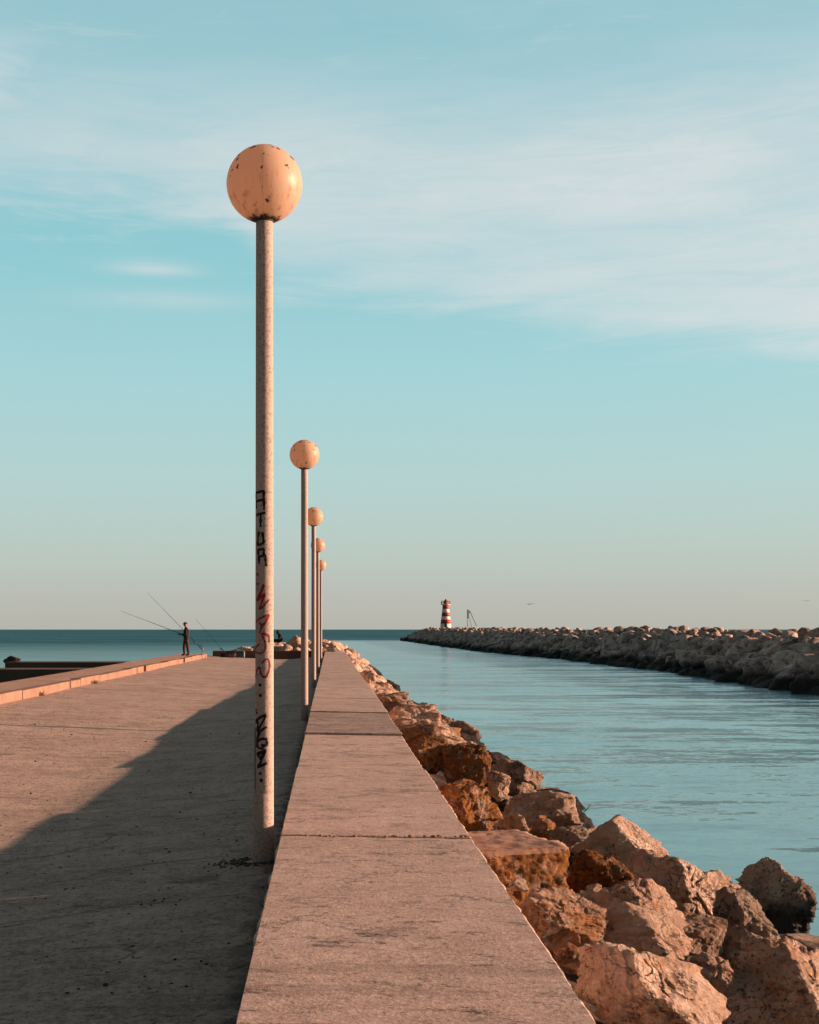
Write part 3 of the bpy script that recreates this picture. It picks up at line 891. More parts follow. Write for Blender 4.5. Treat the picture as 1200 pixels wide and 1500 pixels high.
def near_rocks():
    G = 'boulders of the rock bank beside the wall'
    # x0,x1,y0,y1 in the photo, seed, label, opts
    L = [
     ((852, 1082, 1372, 1580), 31, 'pale boulder with a broad sunlit face and dark underside, at the wall edge', dict(tone=1.25, lichen=0.05, sub=7, strata=2.4, depth=1.0, planes=5, rough=0.8, extra=((0.58, -0.46, 0.68, 0.50), (-0.35, -0.85, -0.40, 0.62), (-0.9, -0.2, 0.3, 0.8), (0.2, 0.4, 0.9, 0.66)))),
     ((815, 1015, 1322, 1470), 42, 'grey-topped boulder directly behind the broad pale sunlit one', dict(tone=1.15, lichen=0.1, sub=7, strata=0.9, planes=6, extra=((-0.45, -0.6, 0.66, 0.55), (0.80, -0.30, 0.52, 0.52)))),
     ((835, 1035, 1284, 1420), 53, 'long ridged boulder sloping down right, above the grey-topped one', dict(tone=1.2, lichen=0.1, sub=7, strata=1.0, planes=6, extra=((0.70, -0.30, 0.62, 0.48), (-0.3, -0.7, 0.62, 0.6)))),
     ((920, 1112, 1236, 1395), 64, 'biggest pitted boulder with shaded left face and black crust', dict(tone=1.2, lichen=0.06, sub=7, rough=1.35, planes=7, extra=((-0.75, -0.6, 0.25, 0.58), (0.74, -0.58, 0.35, 0.58)))),
     ((1082, 1192, 1252, 1410), 79, 'rounded boulder with a dark crack, outermost beside the water', dict(tone=1.05, lichen=0.0, sub=7, planes=18)),
     ((1035, 1290, 1372, 1600), 86, 'rough lumpy boulder in the lower right corner', dict(tone=1.2, lichen=0.16, sub=7, rough=1.5, planes=7, extra=((0.78, -0.42, 0.46, 0.42), (-0.5, -0.7, 0.5, 0.62)))),
     ((1052, 1150, 1344, 1450), 97, 'knobbly mid-size boulder between the pitted one and the corner one', dict(tone=0.95, lichen=0.1, sub=6, rough=1.3)),
     ((1004, 1084, 1392, 1490), 18, 'small sunlit stone wedged right of the broad pale boulder', dict(tone=1.1, lichen=0.1, sub=6)),
     ((750, 898, 1292, 1440), 29, 'striped lichen-spotted boulder pressed against the near wall edge', dict(tone=1.05, lichen=0.45, sub=7, strata=2.2, planes=7, extra=((0.5, -0.45, 0.7, 0.6),))),
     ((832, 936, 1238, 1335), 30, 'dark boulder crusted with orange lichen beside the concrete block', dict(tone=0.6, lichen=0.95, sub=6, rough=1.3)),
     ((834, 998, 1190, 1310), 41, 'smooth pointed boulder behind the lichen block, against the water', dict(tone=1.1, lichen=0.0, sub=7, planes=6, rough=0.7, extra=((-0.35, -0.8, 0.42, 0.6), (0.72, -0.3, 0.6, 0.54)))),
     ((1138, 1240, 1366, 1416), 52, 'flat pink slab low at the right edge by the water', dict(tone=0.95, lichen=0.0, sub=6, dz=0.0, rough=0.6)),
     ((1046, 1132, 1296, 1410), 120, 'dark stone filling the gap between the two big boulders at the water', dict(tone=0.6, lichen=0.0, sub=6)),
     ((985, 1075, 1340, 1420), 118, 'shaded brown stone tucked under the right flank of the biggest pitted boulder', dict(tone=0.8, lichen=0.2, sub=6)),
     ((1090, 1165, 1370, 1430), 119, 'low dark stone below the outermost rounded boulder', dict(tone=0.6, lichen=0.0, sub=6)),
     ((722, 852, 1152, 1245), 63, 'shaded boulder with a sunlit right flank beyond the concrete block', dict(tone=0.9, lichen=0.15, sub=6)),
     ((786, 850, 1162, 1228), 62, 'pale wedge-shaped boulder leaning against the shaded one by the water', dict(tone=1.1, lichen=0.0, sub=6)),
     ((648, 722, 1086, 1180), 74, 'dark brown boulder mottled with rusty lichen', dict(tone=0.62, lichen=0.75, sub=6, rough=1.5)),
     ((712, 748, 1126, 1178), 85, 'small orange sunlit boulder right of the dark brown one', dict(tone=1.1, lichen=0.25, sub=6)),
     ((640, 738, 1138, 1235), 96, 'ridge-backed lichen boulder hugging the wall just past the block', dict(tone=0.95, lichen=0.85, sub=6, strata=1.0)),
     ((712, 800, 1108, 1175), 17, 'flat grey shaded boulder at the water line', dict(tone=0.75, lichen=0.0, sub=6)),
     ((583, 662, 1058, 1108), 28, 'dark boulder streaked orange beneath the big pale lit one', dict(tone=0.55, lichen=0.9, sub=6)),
     ((560, 660, 1026, 1090), 39, 'big pale orange boulder in full sun with a pointed crest', dict(tone=1.2, lichen=0.1, sub=6, strata=0.8)),
     ((676, 700, 1084, 1112), 50, 'small pale cube-like stone on top of the bank', dict(tone=1.2, lichen=0.0, sub=5, planes=7)),
     ((598, 655, 1084, 1140), 61, 'lichen-crusted stone at the wall edge beside the dark brown boulder', dict(tone=0.8, lichen=0.85, sub=6)),
     ((524, 552, 980, 1018), 72, 'upright pale rounded boulder further along the wall edge', dict(tone=1.15, lichen=0.05, sub=5)),
     ((518, 556, 964, 1000), 83, 'jagged black wet rock jutting up behind the upright pale boulder', dict(tone=0.08, lichen=0.0, sub=5, rough=1.6, zc=-1.15)),
     ((545, 588, 992, 1022), 94, 'long black wet rock reaching out into the channel', dict(tone=0.07, lichen=0.0, sub=5, rough=1.4, zc=-1.35)),
     ((545, 600, 1010, 1042), 15, 'brown stone between the long black rock and the big pale boulder', dict(tone=0.7, lichen=0.4, sub=5)),
     ((735, 775, 1190, 1232), 26, 'cluster-topped small pale stone at the back of the concrete block', dict(tone=1.0, lichen=0.3, sub=5, rough=1.8)),
     ((775, 815, 1193, 1232), 37, 'small rusty stone standing on the rear edge of the concrete block', dict(tone=0.95, lichen=0.5, sub=5)),
     ((800, 862, 1206, 1250), 48, 'grey stone at the right rear corner of the concrete block', dict(tone=0.7, lichen=0.1, sub=6)),
    ]
    for (x0, x1, y0, y1), seed, lab, o in L:
        o = dict(o)
        cx, cy = (x0 + x1) / 2, (y0 + y1) / 2
        zc = o.pop('zc', None)
        t = bank_t(cx, cy) if zc is None else (HC - zc) / (cy - CY)
        w = (x1 - x0) * t
        h = (y1 - y0) * t
        dep = o.pop('depth', 0.85) * max(w, h * 0.8)
        vis_h = max(0.25 * w, h - 0.22 * dep * 0.6)
        dz = o.pop('dz', 0)
        c = Vector(((cx - CX) * t, F * t + dep * 0.15, HC - (cy - CY) * t + dz))
        rock_obj(c, (w, dep, vis_h), seed, label=lab, group=G, rot=(0, 0, 0.0 if 'extra' in o else seed * 0.7), **o)

    r3 = random.Random(77)
    for px, py, w in ((905, 1395, 34), (1030, 1470, 40), (1000, 1330, 30), (925, 1315, 26), (830, 1385, 30), (1085, 1400, 30), (1020, 1405, 26), (868, 1300, 22), (760, 1290, 24), (1150, 1415, 34)):
        t = bank_t(px, py)
        sz = w * t
        rock_obj(((px - CX) * t - 0.02, F * t - 0.12, HC - (py - CY) * t), (sz * 1.2, sz, sz * 0.85), 600 + px, sub=5, rot=(0, 0, r3.uniform(0, 6)), label='small broken stone lodged in a gap between the near boulders', group='small stones in the gaps', lichen=r3.uniform(0, 0.4), tone=r3.uniform(0.9, 1.25))
    # concrete block with a lichen-covered front
    z = -0.24
    c = Vector((1.33, 10.80, z - 0.375))
    rz = math.radians(17)
    n = 60
    bm = bmesh.new()
    bm_box(bm, (0, 0, 0), (0.94, 1.02, 0.72), 0, 0.035, 2)
    bmesh.ops.subdivide_edges(bm, edges=[e for e in bm.edges if e.calc_length() > 0.3], cuts=40, use_grid_fill=True)
    Vv = np.array([v.co[:] for v in bm.verts])
    dn = fbm(Vv * 3.5 + 3.3, 4) * 0.10 + fbm(Vv * 9 + 1.3, 3, True) * 0.07 + fbm(Vv * 26, 2, True) * 0.03
    for v, d in zip(bm.verts, dn):
        nrm = Vector((v.co.x / 0.51, v.co.y / 0.55, v.co.z / 0.36))
        if v.co.z > 0.34:
            v.co.z += d * 0.45 - 0.05 * max(0, abs(nrm.x) - 0.8) - 0.05 * max(0, abs(nrm.y) - 0.8)
            if abs(nrm.y) > 0.9: v.co.y += d
            if abs(nrm.x) > 0.9: v.co.x += d
        else: v.co += Vector((math.copysign(1, v.co.x) * (abs(nrm.x) > 0.9), math.copysign(1, v.co.y) * (abs(nrm.y) > 0.9), 0)) * d
    o = obj_from_bm('concrete_block', bm, [M['rock'], M['blocktop']], None, True, c)
    for p in o.data.polygons:
        if p.normal.z > 0.7 and p.center.z > 0.3: p.material_index = 1
    o.rotation_euler = (0, 0, rz)
    o['lichen'] = 0.95; o['tone'] = 0.95
    tag(o, 'square concrete block with a flat top and orange lichen on its front', 'block')

    # filler boulders under and beyond the placed ones
    G2 = 'smaller boulders filling the rock bank'
    r2 = random.Random(5)
    lab2 = 'one of the small half-hidden boulders wedged between the big stones of the bank'
    for i in range(34):
        Y = r2.uniform(6.0, 22)
        X = r2.uniform(1.2, 4.6)
        zz = -0.50 - 0.33 * (X - 1.0) - 0.30
        s = r2.uniform(0.45, 0.85)
        rock_obj((X, Y, zz), (s * 1.2, s, s * 0.8), 300 + i, sub=5, rot=(0, 0, r2.uniform(0, 6)), label=lab2, group=G2, lichen=r2.uniform(0, 0.5), tone=r2.uniform(0.7, 1.0))
    lab3 = 'one of the many boulders heaped along the farther stretch of the low wall'
    G3 = 'boulders along the farther stretch of the wall'
    for i in range(105):
        Y = 15 + 47 * (i / 104.0) ** 0.95 + r2.uniform(-0.5, 0.5)
        w = 2.9 if Y < 24 else 2.15 if Y < 40 else 1.35
        u = r2.random()
        if Y < 25: u = r2.uniform(0.66, 0.92)
        elif Y < 44: u = 0.40 + 0.6 * u
        X = 1.15 + w * u
        s = r2.uniform(0.5, 0.85) if r2.random() < 0.6 else r2.uniform(0.85, 1.35)
        zz = -0.34 - (0.42 if Y < 40 else 0.62) * (X - 1.0) - 0.28 * s
        tn = r2.uniform(0.7, 1.1)
        if u > 0.66 and r2.random() < 0.85: tn = r2.uniform(0.05, 0.13)
        rock_obj((X + 0.15, Y, zz), (s * r2.uniform(1.0, 1.5), s * r2.uniform(0.9, 1.4), s * r2.uniform(0.7, 1.05)), 500 + i, sub=5, rot=(r2.uniform(-.3, .3), r2.uniform(-.3, .3), r2.uniform(0, 6)), label=lab3, group=G3, lichen=r2.choice([0.0, 0.1, 0.2, 0.5]), tone=tn)
    # dense heap at the far end: uncountable
    VV, FF, base = [], [], 0
    for i in range(420):
        u = r2.random()
        if u < 0.45:      # along the wall beyond
            Y = r2.uniform(58, 84); X = r2.uniform(1.0, 2.3); zz = -0.30 - 0.75 * (X - 1.0)
            if Y > 75.5: X = r2.uniform(-1.5, 1.9); zz = r2.uniform(-0.6, 0.22) - 0.5 * max(0, X - 0.6)
        else:
            X = r2.uniform(-5.6, 1.2); Y = r2.uniform(74.2, 83)
            top = 0.35 + 0.55 * max(0, 1 - abs(X + 2.2) / 3.5)
            zz = top - 0.28 * abs(Y - 77.0) * 0.5 - r2.uniform(0, 0.45)
        s = r2.uniform(0.35, 0.85)
        p, Fc = rock_verts(3, 1000 + i, (s * 1.2, s, s * 0.9), (r2.uniform(-.5, .5), r2.uniform(-.5, .5), r2.uniform(0, 6)))
        VV.append(p + np.array([X, Y, zz])); FF.append(Fc + base); base += len(p)
    o = obj_from_me('rubble', mesh_from('rubble', np.vstack(VV), np.vstack(FF)), M['rock'], None, False)
    o['lichen'] = 0.05; o['tone'] = 1.2
    tag(o, 'heap of sunlit pinkish rubble around the head of the pier', 'rubble', kind='stuff')
    rock_obj(P(476, 943, 77.5), (0.95, 0.8, 0.55), 777, sub=4, label='white boulder topping the heap where the low wall ends', tone=1.6, lichen=0.0)
    for (px, py, s, lab) in ((14, 969, 0.45, 'small dark stone on the tip of the brown jetty'), (17, 968, 0.7, 'larger dark stone on the tip of the brown jetty')):
        rock_obj(P(px if s < .5 else px + 2, py, 52.1), (s, s, s * 0.6), 781 + int(s * 10), sub=4, label=lab, tone=0.15, lichen=0, group='dark stones on the jetty tip')

    # rubble core under the bank
    xs = [0.85 + 0.18 * i for i in range(32)]
    ys = [-3 + 0.5 * j for j in range(180)]
    def zf(x, y):
        q = perlin(np.array([[x * 1.3, y * 1.3, 0.4], [x * 3.1, y * 3.1, 4.4]]))
        e = max(0, y - 78) * 0.12
        return -0.62 - 0.42 * (x - 0.92) - e + 0.16 * q[0] + 0.08 * q[1]
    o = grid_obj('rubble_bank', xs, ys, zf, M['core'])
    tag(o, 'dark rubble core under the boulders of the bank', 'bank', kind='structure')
    bm = bmesh.new()
    bmesh.ops.create_icosphere(bm, subdivisions=4, radius=1.0, matrix=Matrix.Translation((-2.2, 79.5, -1.6)) @ Matrix.Diagonal((5.5, 5.0, 1.75, 1)))
    o = obj_from_bm('pier_head', bm, M['core'])
    tag(o, 'rubble mound under the rocks at the pier head', 'mound', kind='structure')


# ------------------------------------------------------------------ far breakwater
FOOT = [(20, 22.5), (62.7, 23.6), (99.8, 25.2), (135, 24.8), (178, 21.6), (245, 21.0), (330, 20.6), (366, 20.6)]
CRZ = [(20, 0.9), (74, 0.95), (95, 1.10), (110, 1.35), (156, 1.40), (215, 1.45), (291, 1.6), (366, 1.6)]


def lin(T, y):
    if y <= T[0][0]: return T[0][1]
    for (a, b_), (c, d) in zip(T[:-1], T[1:]):
        if y <= c: return b_ + (d - b_) * (y - a) / (c - a)
    return T[-1][1]


def far_breakwater():
    def zf(u, y):
        # u 0..1: foot -> crest -> back
        pass
    ys = [15 + 3 * j for j in range(121)]
    prof = [(-1.2, -2.4), (0, -1.75), (4.6, 0.0), (8.2, 0.0), (13.5, -2.4)]
    V, Fc = [], []
    for y in ys:
        f = lin(FOOT, y); c = lin(CRZ, y)
        e = min(1.0, max(0.0, (372 - y) / 22.0))
        for k, (dx, z) in enumerate(prof):
            zz = (c - 0.55) if z == 0.0 else z
            zz = -2.4 + (zz + 2.4) * (e ** 0.6)
            V.append((f + dx, y, zz))
    n = len(prof)
    for j in range(len(ys) - 1):
        for i in range(n - 1):
            Fc.append((j * n + i, j * n + i + 1, (j + 1) * n + i + 1, (j + 1) * n + i))
    me = bpy.data.meshes.new('breakwater'); me.from_pydata(V, [], Fc)
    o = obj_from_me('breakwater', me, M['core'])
    tag(o, 'core of the long stone breakwater across the channel', 'breakwater', kind='structure')

    r2 = random.Random(9)
    # protos for shared meshes
    protos = []
    for i in range(16):
        p, Fc2 = rock_verts(4, 2000 + i, (1.45, 1.15, 1.0), (0, 0, 0), planes=8, rough=0.9, sharp=40.0)
        protos.append(mesh_from('breakwater_boulder', p, Fc2))
        protos[-1].materials.append(M['farrock'])
        protos[-1].polygons.foreach_set('use_smooth', [True] * len(protos[-1].polygons))
    cnt = 0
    GF, GC = 'shaded boulders on the far breakwater face', 'sunlit boulders on the far breakwater crest'
    VV, FF, base = [], [], 0
    def put(X, Y, Z, s, rot, crest, single):
        nonlocal cnt, base
        if single:
            o = bpy.data.objects.new('breakwater_boulder', protos[cnt % 16]); COL.objects.link(o)
            o.location = (X, Y, Z); o.rotation_euler = rot; o.scale = (s * r2.uniform(.85, 1.2), s * r2.uniform(.85, 1.2), s * r2.uniform(.8, 1.1))
            if crest: tag(o, 'one of the sunlit pinkish boulders along the crest of the far breakwater', 'boulder', GC)
            else: tag(o, 'one of the shaded grey boulders on the channel face of the far breakwater', 'boulder', GF)
            cnt += 1
        else:
            p, Fc2 = rock_verts(3, 3000 + (len(VV) % 60), (1.35 * s, 1.15 * s, 1.0 * s), rot, planes=8, rough=1.2, sharp=40.0)
            VV.append(p + np.array([X, Y, Z])); FF.append(Fc2 + base); base += len(p)
    y = 60.0
    while y < 370:
        e = min(1.0, max(0.0, (372 - y) / 22.0)) ** 0.6
        f = lin(FOOT, y); c = lin(CRZ, y)
        step = 1.15 if y < 120 else 1.35
        rows = 6
        for k in range(rows):
            u = (k + r2.uniform(-0.3, 0.3)) / (rows - 1)
            X = f + 4.6 * u + r2.uniform(-0.2, 0.2)
            Z = -1.65 + (c - 0.35 + 1.65) * u * e
            s = (r2.uniform(0.65, 1.05) if r2.random() < 0.55 else r2.uniform(1.05, 1.55)) * (1.1 if k < 2 else 1.0)
            crest = k == rows - 1
            if crest: s = 0.28 + s * 0.26; Z += 0.16
            put(X, y + r2.uniform(-0.5, 0.5), Z - 0.15, s, (r2.uniform(-.6, .6), r2.uniform(-.6, .6), r2.uniform(0, 6.28)), crest, y < 92)
        if r2.random() < 0.8:
            s = r2.uniform(0.5, 1.0)
            put(f + r2.uniform(5.0, 7.5), y, -1.6 + (c + 1.6 - 0.25) * e + r2.uniform(-0.05, 0.1), s, (r2.uniform(-.6, .6), r2.uniform(-.6, .6), r2.uniform(0, 6.28)), True, y < 92)
        # heap of bigger stones standing proud around the middle
        if 104 < y < 135 and r2.random() < 0.7:
            put(f + r2.uniform(4.2, 6.5), y, c + r2.uniform(-0.15, 0.12), r2.uniform(0.4, 0.8), (r2.uniform(-.6, .6), r2.uniform(-.6, .6), r2.uniform(0, 6.28)), True, False)
        y += step
    o = obj_from_me('breakwater_rocks', mesh_from('breakwater_rocks', np.vstack(VV), np.vstack(FF)), M['farrock'], None, False)
    tag(o, 'mass of grey rocks along the far run of the breakwater to the lighthouse', 'rocks', kind='stuff')

    # lighthouse
    Y = 325.0
    b0 = P(653, 919, Y)
    T = empty('lighthouse', b0, 'small red and white banded lighthouse at the head of the far breakwater', 'lighthouse')
    k = Y / F
    def zz(py): return (919 - py) * k
    bands = [(919, 913.5, 8.4, 7.7, 'lh_white'), (913.5, 908, 7.7, 6.9, 'lh_red'), (908, 903, 6.9, 6.25, 'lh_white'), (903, 897.5, 6.25, 5.6, 'lh_red'), (897.5, 892, 5.6, 5.0, 'lh_white'), (892, 886.5, 5.0, 4.5, 'lh_red')]
    for a, b_, r0, r1, mm in bands:
        bm = bmesh.new()
        z0 = zz(a) - (1.0 if a == 919 else 0)
        bm_lathe(bm, [(r0 * k, z0), (r1 * k, zz(b_))], 24)
        obj_from_bm('tower_band', bm, M[mm], T)
    bm = bmesh.new()
    bm_lathe(bm, [(5.0 * k, zz(886.5)), (7.0 * k, zz(885.6)), (7.0 * k, zz(885.0)), (4.8 * k, zz(884.9))], 24)
    gl = obj_from_bm('gallery', bm, M['lh_white'], T)
    bm = bmesh.new()
    for i in range(12):
        a = 2 * PI * i / 12
        bm_tube(bm, [(6.7 * k * math.cos(a), 6.7 * k * math.sin(a), zz(885)), (6.7 * k * math.cos(a), 6.7 * k * math.sin(a), zz(880.4))], 0.05, 6)
    for zz_ in (882.6, 880.4):
        bm_tube(bm, [(6.7 * k * math.cos(2 * PI * i / 24), 6.7 * k * math.sin(2 * PI * i / 24), zz(zz_)) for i in range(25)], 0.05, 6)
    obj_from_bm('railing', bm, M['lh_red'], gl)
    bm = bmesh.new()
    bm_lathe(bm, [(2.9 * k, zz(885)), (2.9 * k, zz(880.6))], 16)
    lr = obj_from_bm('lantern_room', bm, M['lh_red'], T)
    bm = bmesh.new()
    bm_lathe(bm, [(3.2 * k, zz(880.6)), (2.2 * k, zz(879.6)), (1.0 * k, zz(879.0)), (0.8 * k, zz(877.6)), (0.1 * k, zz(877.2))], 16)
    obj_from_bm('dome', bm, M['lh_dark'], lr)
    bm = bmesh.new()
    bm_box(bm, (-0.1, -7.9 * k, zz(915.2)), (0.55, 0.4, 1.3), 0, 0.02)
    obj_from_bm('door', bm, M['lh_dark'], T)

    # steel frame beside it
    b1 = P(686, 919, 300)
    k = 300 / F
    T = empty('mast_frame', b1, 'thin white mast frame with a sloping strut beside the lighthouse', 'mast')
    bm = bmesh.new(); bm_tube(bm, [(-1.2 * k, 0, -0.6), (-1.2 * k, 0, 26 * k)], 0.07, 8); obj_from_bm('post', bm, M['lh_white'], T)
    bm = bmesh.new(); bm_tube(bm, [(1.9 * k, 0, -0.6), (1.9 * k, 0, 26 * k)], 0.07, 8); obj_from_bm('post', bm, M['lh_white'], T)
    bm = bmesh.new(); bm_box(bm, (-0.4 * k, 0, 19.5 * k), (3.0 * k, 0.12, 13 * k), 0, 0.02); obj_from_bm('panel', bm, M['lh_white'], T)
    bm = bmesh.new(); bm_tube(bm, [(2.0 * k, 0, 24.5 * k), (12.5 * k, 0.3, 0.3)], 0.08, 8); obj_from_bm('strut', bm, M['steel'], T)
    bm = bmesh.new(); bm_tube(bm, [(2.0 * k, 0, 16 * k), (5.0 * k, 0.3, 0.0)], 0.05, 8); obj_from_bm('strut', bm, M['steel'], T)


# ------------------------------------------------------------------ people
def skin_body(name, chains, mats, matf, sub=2):
    """chains: list of vertex chains [(x,y,z,r), ...] or ('id', index) to attach; first chain starts at the pelvis"""
    V, E, R = [], [], []
    ids = {}
    for ch in chains:
        prev = None
        for item in ch:
            if isinstance(item, str):
                prev = ids[item]; continue
            if len(item) == 5: nm = item[4]
            else: nm = None
            V.append(item[:3]); R.append(item[3]); i = len(V) - 1
            if nm: ids[nm] = i
            if prev is not None: E.append((prev, i))
            prev = i
    me = bpy.data.meshes.new(name); me.from_pydata(V, E, [])
    o = bpy.data.objects.new(name, me); COL.objects.link(o)
    md = o.modifiers.new('skin', 'SKIN'); md.use_smooth_shade = True; md.branch_smoothing = 0.3
    sv = me.skin_vertices[0].data
    for i, r in enumerate(R):
        sv[i].radius = r if isinstance(r, tuple) else (r, r)
        sv[i].use_root = (i == 0)
    s = o.modifiers.new('sub', 'SUBSURF'); s.levels = sub; s.render_levels = sub
    dg = bpy.context.evaluated_depsgraph_get()
    me2 = bpy.data.meshes.new_from_object(o.evaluated_get(dg))
    bpy.data.objects.remove(o, do_unlink=True); bpy.data.meshes.remove(me)
    me2.materials.clear()
    for m in mats: me2.materials.append(m)
    for p in me2.polygons:
        p.material_index = matf(p.center); p.use_smooth = True
    me2.name = name
    return me2


def hand(attach, base, d, side, up):
    """five fingers curled round something: base wrist point, d forward dir, side dir, up dir"""
    b0 = Vector(base); d = Vector(d).normalized(); s = Vector(side).normalized(); u = Vector(up).normalized()
    out = []
    nm = attach + '_palm'
    palm = b0 + d * 0.06
    out.append([attach, (*palm, 0.030, nm)])
    for i, (o_, l) in enumerate(((-0.030, 0.072), (-0.010, 0.082), (0.010, 0.078), (0.030, 0.062))):
        a = palm + d * 0.035 + s * o_
        out.append([nm, (*a, 0.0105), (*(a + d * l * 0.4 - u * 0.010), 0.0095), (*(a + d * l * 0.55 - u * 0.038), 0.009), (*(a + d * l * 0.2 - u * 0.055), 0.008)])
    th = palm - d * 0.02 - s * 0.032
    out.append([nm, (*th, 0.012), (*(th + d * 0.03 - s * 0.012 - u * 0.02), 0.0105), (*(th + d * 0.05 - u * 0.045), 0.009)])
    return out


def angler():
    Y = 65.0
    base = P(272.5, 960, Y); base.z = 0.181
    T = empty('person', base, 'person in a dark jacket and cap standing on the ledge holding a fishing rod', 'person', rz=0)
    # faces -X (left); z up; height 1.68
    S = 1.68 / 1.75
    def s(*a): return tuple(x * S for x in a)
    ch = [
        [s(0.02, 0, 0.95, 0.170) + ('pel',), s(0.025, 0, 1.08, 0.190), s(0.04, 0, 1.24, 0.205), s(0.015, 0, 1.38, 0.175) + ('chest',), s(0.0, 0, 1.47, 0.075) + ('nk0',), s(-0.015, 0, 1.53, 0.055), s(-0.035, 0, 1.60, 0.085) + ('jaw',), s(-0.03, 0, 1.67, 0.098), s(-0.02, 0, 1.715, 0.075)],
        ['jaw', s(-0.145, 0, 1.615, 0.016)],                      # nose
        ['jaw', s(-0.02, -0.10, 1.62, 0.018)], ['jaw', s(-0.02, 0.10, 1.62, 0.018)],
        ['chest', s(0.02, -0.17, 1.38, 0.075), s(0.035, -0.215, 1.26, 0.062), s(0.02, -0.225, 1.10, 0.052), s(-0.12, -0.18, 1.07, 0.044), s(-0.235, -0.115, 1.10, 0.030) + ('wr',)],
        ['chest', s(0.02, 0.17, 1.38, 0.075), s(0.01, 0.22, 1.25, 0.062), s(-0.04, 0.215, 1.12, 0.052), s(-0.18, 0.14, 1.12, 0.044), s(-0.31, 0.06, 1.145, 0.030) + ('wl',)],
        ['pel', s(0.05, -0.10, 0.86, 0.130), s(0.08, -0.115, 0.68, 0.110), s(0.10, -0.115, 0.48, 0.092), s(0.13, -0.115, 0.30, 0.084), s(0.15, -0.115, 0.09, 0.070), s(0.11, -0.12, 0.05, 0.050), s(-0.02, -0.125, 0.04, 0.040)],
        ['pel', s(-0.01, 0.10, 0.86, 0.130), s(-0.06, 0.115, 0.68, 0.110), s(-0.10, 0.115, 0.48, 0.092), s(-0.10, 0.115, 0.30, 0.084), s(-0.09, 0.115, 0.09, 0.070), s(-0.13, 0.12, 0.05, 0.050), s(-0.26, 0.125, 0.04, 0.040)],
    ]
    ch += hand('wr', s(-0.235, -0.115, 1.10), (-0.8, 0.5, 0.15), (0, 0.1, 1), (-0.5, -0.8, 0))
    ch += hand('wl', s(-0.31, 0.06, 1.145), (-0.85, -0.45, 0.15), (0, 0, 1), (-0.5, 0.8, 0))
    def mf(c):
        z = c.z / S
        if z > 1.49: return 2
        if c.x < -0.225 * S and z > 1.0: return 2
        if z > 0.86: return 0
        if z > 0.075: return 1
        return 3
    me = skin_body('body', ch, [M['jacket'], M['trouser'], M['skin'], M['shoe']], mf)
    o = obj_from_me('body', me, None, T)
    bm = bmesh.new()
    bmesh.ops.create_uvsphere(bm, u_segments=20, v_segments=12, radius=0.112, matrix=Matrix.Translation(s(-0.025, 0, 1.672)) @ Matrix.Diagonal((1.05, 0.95, 0.75, 1)))
    bmesh.ops.delete(bm, geom=[v for v in bm.verts if v.co.z < 1.655 * S], context='VERTS')
    bm_box(bm, s(-0.145, 0, 1.664), (0.06, 0.13, 0.014), 0, 0.005)
    obj_from_bm('cap', bm, M['cap'], T)
    for sy in (-0.034, 0.034):
        bm = bmesh.new(); bmesh.ops.create_uvsphere(bm, u_segments=8, v_segments=6, radius=0.012, matrix=Matrix.Translation(s(-0.118, sy, 1.632)))
        obj_from_bm('eye', bm, M['jacket'], T)
    # rod held in both hands, thing of its own
    def rod(name, a, b_, label, group, reel_at, r0=0.016, r1=0.0045):
        a, b_ = Vector(a), Vector(b_)
        R_ = empty('fishing_rod', a, label, 'fishing rod', group)
        d = b_ - a
        bm = bmesh.new()
        n = 14
        pts = [d * (i / n) + Vector((0, 0, -0.10 * math.sin(0.5 * PI * (i / n) ** 2) * d.length * 0.15)) for i in range(n + 1)]
        bm_tube(bm, pts, [r0 + (r1 - r0) * (i / n) for i in range(n + 1)], 8)
        obj_from_bm('blank', bm, M['rod'], R_)
        bm = bmesh.new(); bm_tube(bm, [pts[0] - d.normalized() * 0.05, d * 0.10], 0.021, 10); obj_from_bm('grip', bm, M['shoe'], R_)
        bm = bmesh.new()
        pc = d * reel_at + Vector((0.02, -0.03, -0.07))
        bm_tube(bm, [pc - Vector((0.05, 0, 0)), pc - Vector((0.02, 0, 0)), pc + Vector((0.05, 0, 0))], [0.035, 0.045, 0.04], 12)
        bm_tube(bm, [pc, d * reel_at], 0.010, 8)
        obj_from_bm('reel', bm, M['steel'], R_)
        bm = bmesh.new()
        for q in (0.35, 0.55, 0.72, 0.86, 0.99):
            c = pts[int(q * n)] - Vector((0, 0, 0.03))
            bm_tube(bm, [c + Vector((0, 0.02 * math.cos(w * PI / 4), 0.02 * math.sin(w * PI / 4))) for w in range(9)], 0.003, 5)
        obj_from_bm('line_guide', bm, M['steel'], R_)
        return R_
    g = 'fishing rods at the pier end'
    h = P(267, 928.5, Y); h.y = Y
    rod('fishing_rod', P(272.5, 931.5, Y - 0.03), P(177, 893, Y + 1.0), 'fishing rod held low to the left in the hands of the person', g, 0.10)
    rod('fishing_rod', P(299, 954.5, Y + 1.5), P(216, 866, Y + 2.5), 'steep fishing rod resting in the stand behind the person', g, 0.16)
    rod('fishing_rod', P(329, 955, 72.2), P(286, 905, 74.5), 'slender fishing rod leaning on the end wall beside the bag', g, 0.12, 0.012, 0.004)
    # rod stand
    st = P(298, 962, 66.5); st.z = ground_z(-6.4, 66)
    T2 = empty('rod_stand', st, 'small pale tripod stand propping a fishing rod near the person', 'rod stand')
    hh = 0.62
    for i in range(3):
        a = 2 * PI * i / 3 + 0.5
        bm = bmesh.new(); bm_tube(bm, [(0.16 * math.cos(a), 0.16 * math.sin(a), 0.0), (-0.03, 0, hh)], 0.014, 8)
        obj_from_bm('leg', bm, M['whiteplastic'], T2)
